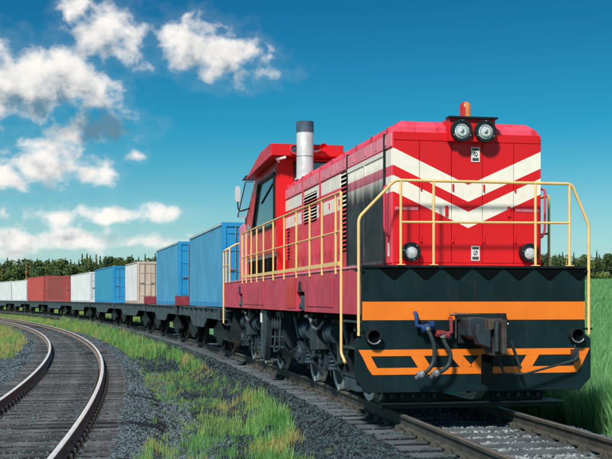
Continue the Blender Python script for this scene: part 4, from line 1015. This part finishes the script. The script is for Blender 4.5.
for a, b, zt, lb, sd_, ed in ((17.3, 25.4, 3.73, 'tall blue corrugated container just behind the locomotive', 'c_blue', 'c_blue_sunlit'),
                            (28.8, 36.6, 3.77, 'blue corrugated container, second behind the locomotive', 'c_blue', 'c_blue_sunlit'),
                            (44.8, 50.6, 3.52, 'beige container with rust streaks between two blue ones', 'c_pale', 'c_beige'),
                            (57.0, 67.5, 3.64, 'teal blue container with sunlit doors beside the beige one', 'c_teal', 'c_blue_sunlit'),
                            (70.5, 83.2, 3.58, 'light grey container between the teal blue and maroon ones', 'c_white', 'c_white'),
                            (88.2, 100.9, 3.62, 'dark maroon container beside the light grey one', 'c_maroon', 'c_red'),
                            (104.0, 116.9, 3.95, 'tall faded red container behind the maroon one', 'c_red', 'c_red'),
                            (118.0, 130.6, 3.78, 'pale grey container next to the faded red one', 'c_white', 'c_pale'),
                            (131.6, 144.6, 3.84, 'pale grey container at the left edge of the picture', 'c_pale', 'c_pale'),
                            (146, 158.6, 3.84, 'last pale container at the end of the train', 'c_white', 'c_white')):
    make_container(a, b, zt, lb, sd_, ed)

# ------------------------------------------------------------------ geometry-node scatter for stuff
def scatter(name, pts, scl, srcs, label, cat, tilt=.25, flat=None, parent_kind='stuff'):
    n = len(pts); me = bpy.data.meshes.new(name); me.from_pydata(pts.tolist(), [], [])
    rot = np.column_stack([rng.normal(0, tilt, n), rng.normal(0, tilt, n), rng.random(n) * 6.283]).astype(np.float32)
    if flat: rot[:, 0] = rng.random(n) * 6.28; rot[:, 1] = rng.random(n) * 6.28
    a = me.attributes.new('rot', 'FLOAT_VECTOR', 'POINT'); a.data.foreach_set('vector', rot.ravel())
    a = me.attributes.new('scl', 'FLOAT_VECTOR', 'POINT'); s3 = scl if scl.ndim == 2 else np.repeat(scl[:, None], 3, 1); a.data.foreach_set('vector', s3.astype(np.float32).ravel())
    c = bpy.data.collections.new(name + '_sources')
    for s in srcs: c.objects.link(s)
    ob = bpy.data.objects.new(name, me); COL.objects.link(ob); tag(ob, label, cat, kind='stuff')
    g = bpy.data.node_groups.new(name, 'GeometryNodeTree')
    g.interface.new_socket('Geometry', in_out='INPUT', socket_type='NodeSocketGeometry'); g.interface.new_socket('Geometry', in_out='OUTPUT', socket_type='NodeSocketGeometry')
    gi = g.nodes.new('NodeGroupInput'); go = g.nodes.new('NodeGroupOutput')
    ip = g.nodes.new('GeometryNodeInstanceOnPoints'); ci = g.nodes.new('GeometryNodeCollectionInfo'); ci.inputs['Collection'].default_value = c
    ci.inputs['Separate Children'].default_value = True; ci.inputs['Reset Children'].default_value = True
    g.links.new(gi.outputs[0], ip.inputs['Points']); g.links.new(ci.outputs[0], ip.inputs['Instance']); ip.inputs['Pick Instance'].default_value = True
    def at(nm):
        x = g.nodes.new('GeometryNodeInputNamedAttribute'); x.data_type = 'FLOAT_VECTOR'; x.inputs['Name'].default_value = nm; return x.outputs[0]
    er = g.nodes.new('FunctionNodeEulerToRotation'); g.links.new(at('rot'), er.inputs[0]); g.links.new(er.outputs[0], ip.inputs['Rotation']); g.links.new(at('scl'), ip.inputs['Scale'])
    g.links.new(ip.outputs[0], go.inputs[0])
    md = ob.modifiers.new('scatter', 'NODES'); md.node_group = g
    return ob
def src(name, mb, mats, ang=30):
    return bpy.data.objects.new(name, mb.mesh(name, mats, ang))
# stones
import bmesh
def stone(name, mat):
    bm = bmesh.new(); bmesh.ops.create_icosphere(bm, subdivisions=1, radius=1)
    for v in bm.verts: v.co *= random.uniform(.72, 1.2); v.co.z *= .7
    me = bpy.data.meshes.new(name); bm.to_mesh(me); bm.free(); me.materials.append(M[mat]); return bpy.data.objects.new(name, me)
dark_st = [stone('stone', 'stone') for _ in range(7)]
pale_st = [stone('stone', 'stone_pale') for _ in range(4)] + [stone('stone', 'stone')]
def in_view(P, lo=-70, hi=690, ymin=300):
    x = 306 + FPX * P[:, 0] / P[:, 1]; return (x > lo) & (x < hi)
def bed_z(d, prof, z0):
    xs = [p[0] for p in prof][::-1]; zs = [p[1] for p in prof][::-1]; return z0 + np.interp(d, xs, zs)
B2PROF = [(2.6, -.75), (1.9, -.30), (1.5, -.215), (.8, -.205), (0, -.21), (-.8, -.205), (-1.5, -.215), (-1.9, -.30), (-2.6, -.75)]
def stones_on():
    # candidates spread with a density that falls with distance
    Y = 8.5 + (rng.random(560000) ** 1.9) * 62; X = (rng.random(len(Y)) * 1.24 - .62) * (Y * .62); P = np.column_stack([X, Y])
    P = P[in_view(P)]; d1 = dist_to(P, TR1); d2 = dist_to(P, TR2)
    z1 = bed_z(d1, BPROF, 0); z2 = bed_z(d2, B2PROF, Z2); zt = terrain(P, d1)
    on1 = (np.abs(d1) < 2.6); on2 = (np.abs(d2) < 2.4)
    z = np.maximum(np.where(on1, z1, -9), np.maximum(np.where(on2, z2, -9), zt))
    keep = (d1 > -2.4)
    keep &= ~((d2 > 2.6))
    r = rng.random(len(P)); bare = ~(on1 | on2); keep &= ~bare | (r < .75)
    # between sleepers of the empty track the stones lie lower and are fewer
    keep &= ~((np.abs(d2) < 1.35) & (r > .34)); keep &= ~((np.abs(d1) < .72) & (r > .38)); keep &= ~((np.abs(d1) >= .72) & (np.abs(d1) < 1.42) & (r > .22))
    sz = rng.uniform(.011, .028, len(P)) * (1 + .012 * P[:, 1]); z = z + sz * .15 + .008 + np.where((d1 >= 1.45) & (d1 < 3.6), .022, -.012)
    z = np.where(np.abs(d2) < 1.35, z - .012, z)
    mid = keep & (d1 >= .74) & (d1 < 2.7 + .9 * vnoise(P, 1.1, 44))
    inner = keep & (np.abs(d1) < .74); outer = keep & ~(np.abs(d1) < .74) & ~mid
    return P, z, sz, inner, outer, mid
P, z, sz, inn, outr, midr = stones_on()
scatter('ballast_stones', np.column_stack([P, z])[midr], sz[midr], [stone('stone', 'stone_dark') for _ in range(6)], 'darker crushed stones along the side of the locomotive', 'gravel', flat=True)  # darker stone colour beside the train's track
scatter('ballast_stones', np.column_stack([P, z])[outr], sz[outr], dark_st, 'loose dark crushed stones strewn between the two tracks', 'gravel', flat=True)
scatter('ballast_stones', np.column_stack([P, z])[inn], sz[inn] * 1.1, pale_st, 'pale crushed stones lying between the rails in front of the locomotive', 'gravel', flat=True)

# grass tufts
def tuft(name, mat, nb, h, spread, w, lean=.35, seedhead=False):
    m = MB()
    for i in range(nb):
        a = random.uniform(0, 6.283); r = spread * math.sqrt(random.random()); b = random.uniform(0, 6.283); hh = h * random.uniform(.45, 1.1); ln = hh * random.uniform(.08, lean)
        x, y = r * math.cos(a), r * math.sin(a); dx, dy = math.cos(b), math.sin(b); px, py = -dy * w, dx * w
        pts = [(0, 0, 1.), (.22, .38, .95), (.55, .74, .7), (1., 1., .08)]; V = []
        for t, zt, ww in pts: V += [(x + dx * ln * t - px * ww, y + dy * ln * t - py * ww, hh * zt), (x + dx * ln * t + px * ww, y + dy * ln * t + py * ww, hh * zt)]
        m.add(V, [(0, 1, 3, 2), (2, 3, 5, 4), (4, 5, 7, 6)])
    return src(name, m, mat, 180)
weeds = [tuft('weed_tuft', 'weed', 13, .30, .10, .0055) for _ in range(3)] + [tuft('weed_tuft', 'weed', 9, .42, .08, .005)]
dries = [tuft('dry_tuft', 'weed_dry', 11, .30, .10, .0045) for _ in range(3)]
crops = [tuft('crop_tuft', 'crop', 11, .80, .16, .011, .45) for _ in range(5)]
def inpoly(P, poly):
    x, y = P[:, 0], P[:, 1]; c = np.zeros(len(P), bool); n = len(poly)
    for i in range(n):
        x0, y0 = poly[i]; x1, y1 = poly[i - 1]; k = ((y0 > y) != (y1 > y)) & (x < (x1 - x0) * (y - y0) / (y1 - y0 + 1e-9) + x0); c ^= k
    return c
PATCH = [  # outlines of the weed patches, read off the photograph and laid on the ground; number of tufts
    ([(62, 317), (110, 322), (150, 329), (200, 344), (236, 357), (246, 369), (222, 376), (195, 371), (165, 360), (130, 347), (92, 334), (60, 324)], 8500, .22, 1.0),
    ([(165, 350), (200, 352), (240, 362), (246, 370), (215, 378), (185, 374)], 1100, .25, .85),
    ([(185, 425), (215, 402), (245, 398), (270, 412), (290, 436), (312, 470), (100, 480), (150, 446), (178, 450)], 800, .45, .58),
    ([(242, 402), (262, 405), (285, 430), (305, 462), (262, 470), (250, 430)], 400, .40, .8),
    ([(140, 372), (190, 372), (235, 385), (245, 402), (190, 412), (150, 396)], 900, .38, .45),
    ([(-60, 316), (14, 318), (30, 330), (33, 340), (20, 352), (5, 359), (-60, 366)], 5200, .30, 1.0),
    ([(-60, 307), (120, 309), (190, 326), (150, 325), (60, 313), (-60, 311)], 3500, .3, 1.4),
    ([(130, 330), (330, 400), (420, 470), (60, 470), (120, 400)], 900, .46, .5)]
ptsw, sw, ptsd, sdr = [], [], [], []
for poly, n, thr, sc in PATCH:
    gp = [groundpt(x, y) for x, y in poly]; lo = np.min(gp, 0); hi = np.max(gp, 0)
    q = lo + rng.random((n * 6, 2)) * (hi - lo); q = q[inpoly(q, gp)][:n * 3]
    nz_ = vnoise(q + 20, .8, 9) * .6 + vnoise(q, .3, 10) * .4; q = q[nz_ > thr][:n]
    d1 = dist_to(q, TR1); d2 = dist_to(q, TR2); ok = (np.abs(d1) > 1.9) & (np.abs(d2) > 1.75); q, d1, d2 = q[ok], d1[ok], d2[ok]
    zz = np.maximum(terrain(q, d1), np.maximum(np.where(np.abs(d1) < 2.9, bed_z(d1, BPROF, 0), -9), np.where(np.abs(d2) < 2.6, bed_z(d2, B2PROF, Z2), -9)))
    dry = vnoise(q + 7, 1.1, 21) + rng.normal(0, .12, len(q)) > (.68 if poly[0][0] > -50 else .45)
    s_ = sc * rng.uniform(.55, 1.25, len(q)) * (1 + .006 * q[:, 1])
    P3_ = np.column_stack([q, zz - .02]); ptsw.append(P3_[~dry]); sw.append(s_[~dry]); ptsd.append(P3_[dry]); sdr.append(s_[dry])
_Y = np.sqrt(38 ** 2 + rng.random(30000) * (125 ** 2 - 38 ** 2)); _q = np.column_stack([(rng.uniform(-60, 180, 30000) - 306) / FPX * _Y, _Y])
_d1 = dist_to(_q, TR1); _d2 = dist_to(_q, TR2); _ok = (_d1 > 2.3) & (_d2 < -2.0) & (vnoise(_q, 1.6, 12) > .22); _q, _d1, _d2 = _q[_ok][:9000], _d1[_ok][:9000], _d2[_ok][:9000]
_z = np.maximum(terrain(_q, _d1), np.where(np.abs(_d2) < 2.6, bed_z(_d2, B2PROF, Z2), -9)); _dry = vnoise(_q + 7, 1.4, 21) > .66
_P3 = np.column_stack([_q, _z - .02]); _s = rng.uniform(.8, 1.7, len(_q)); ptsw.append(_P3[~_dry]); sw.append(_s[~_dry]); ptsd.append(_P3[_dry]); sdr.append(_s[_dry])
scatter('weeds', np.concatenate(ptsw), np.concatenate(sw), weeds, 'green weeds growing in tufts between the tracks', 'weeds', tilt=.12)
scatter('dry_grass', np.concatenate(ptsd), np.concatenate(sdr), dries, 'yellowish dry grass among the weeds beside the tracks', 'grass', tilt=.12)
# crop field
def crop_pts():
    out = []; sc = []
    for y0, y1, n, s in ((9, 22, 14000, 1.0), (22, 45, 18000, 1.15), (45, 100, 16000, 1.6), (100, 200, 15000, 2.3), (200, 352, 15000, 3.2)):
        Y = np.sqrt(y0 ** 2 + rng.random(n * 2) * (y1 ** 2 - y0 ** 2)); X = (rng.uniform(480, 770, n * 2) - 306) / FPX * Y; P = np.column_stack([X, Y]); d1 = dist_to(P, TR1)
        ok = d1 < -(2.35 + .5 * vnoise(P, .9, 3)); P, d1 = P[ok][:n], d1[ok][:n]
        z = np.maximum(terrain(P, d1), np.where(np.abs(d1) < 2.9, bed_z(d1, BPROF, 0), -9))
        k = rng.uniform(.75, 1.15, len(P)) * (.85 + .3 * vnoise(P, 3., 4))
        out.append(np.column_stack([P, z - .03])); sc.append(np.column_stack([k * s, k * s, k * (1 + (s - 1) * .25)]))
    # verge right under the train and beside it
    return np.concatenate(out), np.concatenate(sc)
cp_, cs_ = crop_pts()
scatter('crop_field', cp_, cs_, crops, 'tall green cereal crop filling the field to the right', 'crop', tilt=.1)

# ------------------------------------------------------------------ forest
def conifer(h, r, layers, droop, base=.12):
    m = MB()
    n = int(layers * 1.7)
    for i in range(n):
        t = i / n; z = h * (base + (1 - base) * t) + random.uniform(-.15, .15); rr = r * (1 - t) ** .85 * random.uniform(.62, 1.18) + .05
        k = max(4, int(9 * (1 - t) + 4)); off = random.uniform(0, 6)
        for j in range(k):
            a = off + 6.283 * j / k + random.uniform(-.25, .25); q = rr * random.uniform(.45, 1.25); w = .22 * q + .13; dz = -droop * q + random.uniform(-.35, .3)
            c, s = math.cos(a), math.sin(a); th = h / n * 1.15
            m.add([(0, 0, z + th), (c * q * .6 - s * w, s * q * .6 + c * w, z + dz * .5 + .1), (c * q, s * q, z + dz), (c * q * .6 + s * w, s * q * .6 - c * w, z + dz * .5 + .1), (c * q * .45, s * q * .45, z + dz * .5 - .25)], [(0, 1, 2), (0, 2, 3), (1, 4, 2), (4, 3, 2)])
    return m
def broad(h, r, n):
    m = MB(); blobs = [(random.uniform(-.55, .55) * r, random.uniform(-.55, .55) * r, h * random.uniform(.42, .88), r * random.uniform(.35, .6)) for _ in range(13)]
    for i in range(n * 2):
        b = random.choice(blobs); d = Vector((random.gauss(0, 1), random.gauss(0, 1), random.gauss(0, 1))).normalized(); q = b[3] * random.uniform(.75, 1.1)
        p_ = Vector(b[:3]) + Vector((d.x * q, d.y * q, d.z * q * .9)); u = d.orthogonal().normalized(); w = d.cross(u); s = random.uniform(.14, .34)
        u = (u + d * random.uniform(-.6, .6)); w = (w + d * random.uniform(-.6, .6)); t = random.uniform(0, 6)
        e1 = (u * math.cos(t) + w * math.sin(t)) * s; e2 = (w * math.cos(t) - u * math.sin(t)) * s
        m.add([p_ + e1, p_ + e2 * .8, p_ - e1, p_ - e2 * .8], [(0, 1, 2, 3)])
    return m
def trunk_mesh(h, r, top):
    m = MB(); m.lathe([(r * 1.3, -.3), (r, .4), (r * .7, h * top * .6), (r * .25, h * top)], (0, 0, 0), 'z', 7)
    for i in range(5):
        z = h * top * (.45 + .1 * i); a = i * 2.4; m.tube([(0, 0, z), (math.cos(a) * h * .09, math.sin(a) * h * .09, z + h * .06)], r * .25, 5)
    return m.mesh('trunk', 'bark')
KINDS = []
for i in range(4): KINDS.append(('spruce_tree', conifer(13, 1.9 + .3 * random.random(), 17, .32, .06).mesh('crown', 'spruce', 180), trunk_mesh(13, .16, .95)))
for i in range(3): KINDS.append(('pine_tree', broad(13, 2.3, 420).mesh('crown', 'pine', 180), trunk_mesh(13, .18, .85)))
for i in range(3): KINDS.append(('birch_tree', broad(12, 2.6, 460).mesh('crown', 'broadleaf', 180), trunk_mesh(12, .15, .8)))
KINDS.append(('larch_tree', conifer(12.5, 1.8, 16, .25, .1).mesh('crown', 'autumn', 180), trunk_mesh(12.5, .15, .95)))
KLAB = {'spruce_tree': 'dark pointed spruce tree', 'pine_tree': 'dark green bushy pine tree', 'birch_tree': 'light green rounded leafy tree', 'larch_tree': 'brownish yellow pointed larch tree'}
def tree(x, y, kind, sc, where, grp):
    nm, cr, tr_ = KINDS[kind]
    z = float(terrain(np.array([[x, y]]))[0])
    e = empty(nm, (x, y, z), random.uniform(0, 6.28)); e.scale = (sc * random.uniform(.9, 1.15), sc * random.uniform(.9, 1.15), sc)
    tag(e, KLAB[nm] + ' ' + where, 'tree', grp)
    for n_, me_ in (('crown', cr), ('trunk', tr_)):
        o = bpy.data.objects.new(n_, me_); COL.objects.link(o); o.parent = e
def forest(px0, px1, y0, rows, dx, scale, where, grp, weights):
    for r_ in range(rows):
        y = y0 + r_ * 4.5; x = (px0 - 306) / FPX * y + random.random() * dx
        while x < (px1 - 306) / FPX * y:
            k = random.choices(range(len(KINDS)), weights)[0]
            tree(x + random.uniform(-.7, .7), y + random.uniform(-1.8, 1.8), k, scale(x) * random.uniform(.86, 1.12) * (1 + .04 * r_), where, grp)
            x += dx * random.uniform(.7, 1.3)
WL = [3, 3, 3, 3, 3, 3, 3, 1.2, 1.2, 1.2, .9]; WR = [1.6, 1.6, 1.6, 1.6, 2.5, 2.5, 2.5, 2.5, 2.5, 2.5, 1.4]
forest(-60, 200, 352, 5, 1.95, lambda x: 1.0 + .1 * sst(np.array([x]), -95, -55)[0], 'in the forest behind the containers at the left', 'forest behind the containers', WL)
for _i in range(3): KINDS.append(('shrub', broad(4.2, 2.2, 260).mesh('crown', 'broadleaf' if _i else 'pine', 180), trunk_mesh(4, .07, .6)))
KLAB['shrub'] = 'low green shrub'; WL += [0, 0, 0]; WR += [0, 0, 0]; WS = [0] * 11 + [1, 1, 1]
forest(505, 685, 350, 1, 2.2, lambda x: .85, 'in front of the trees at the far edge of the field', 'shrubs along the field edge', WS)
forest(500, 690, 354, 4, 2.7, lambda x: .72, 'at the wood edge beyond the green field at the right', 'wood beyond the field', WR)
forest(200, 500, 356, 1, 2.4, lambda x: .9, 'hidden largely behind the train', 'trees behind the train', WL)
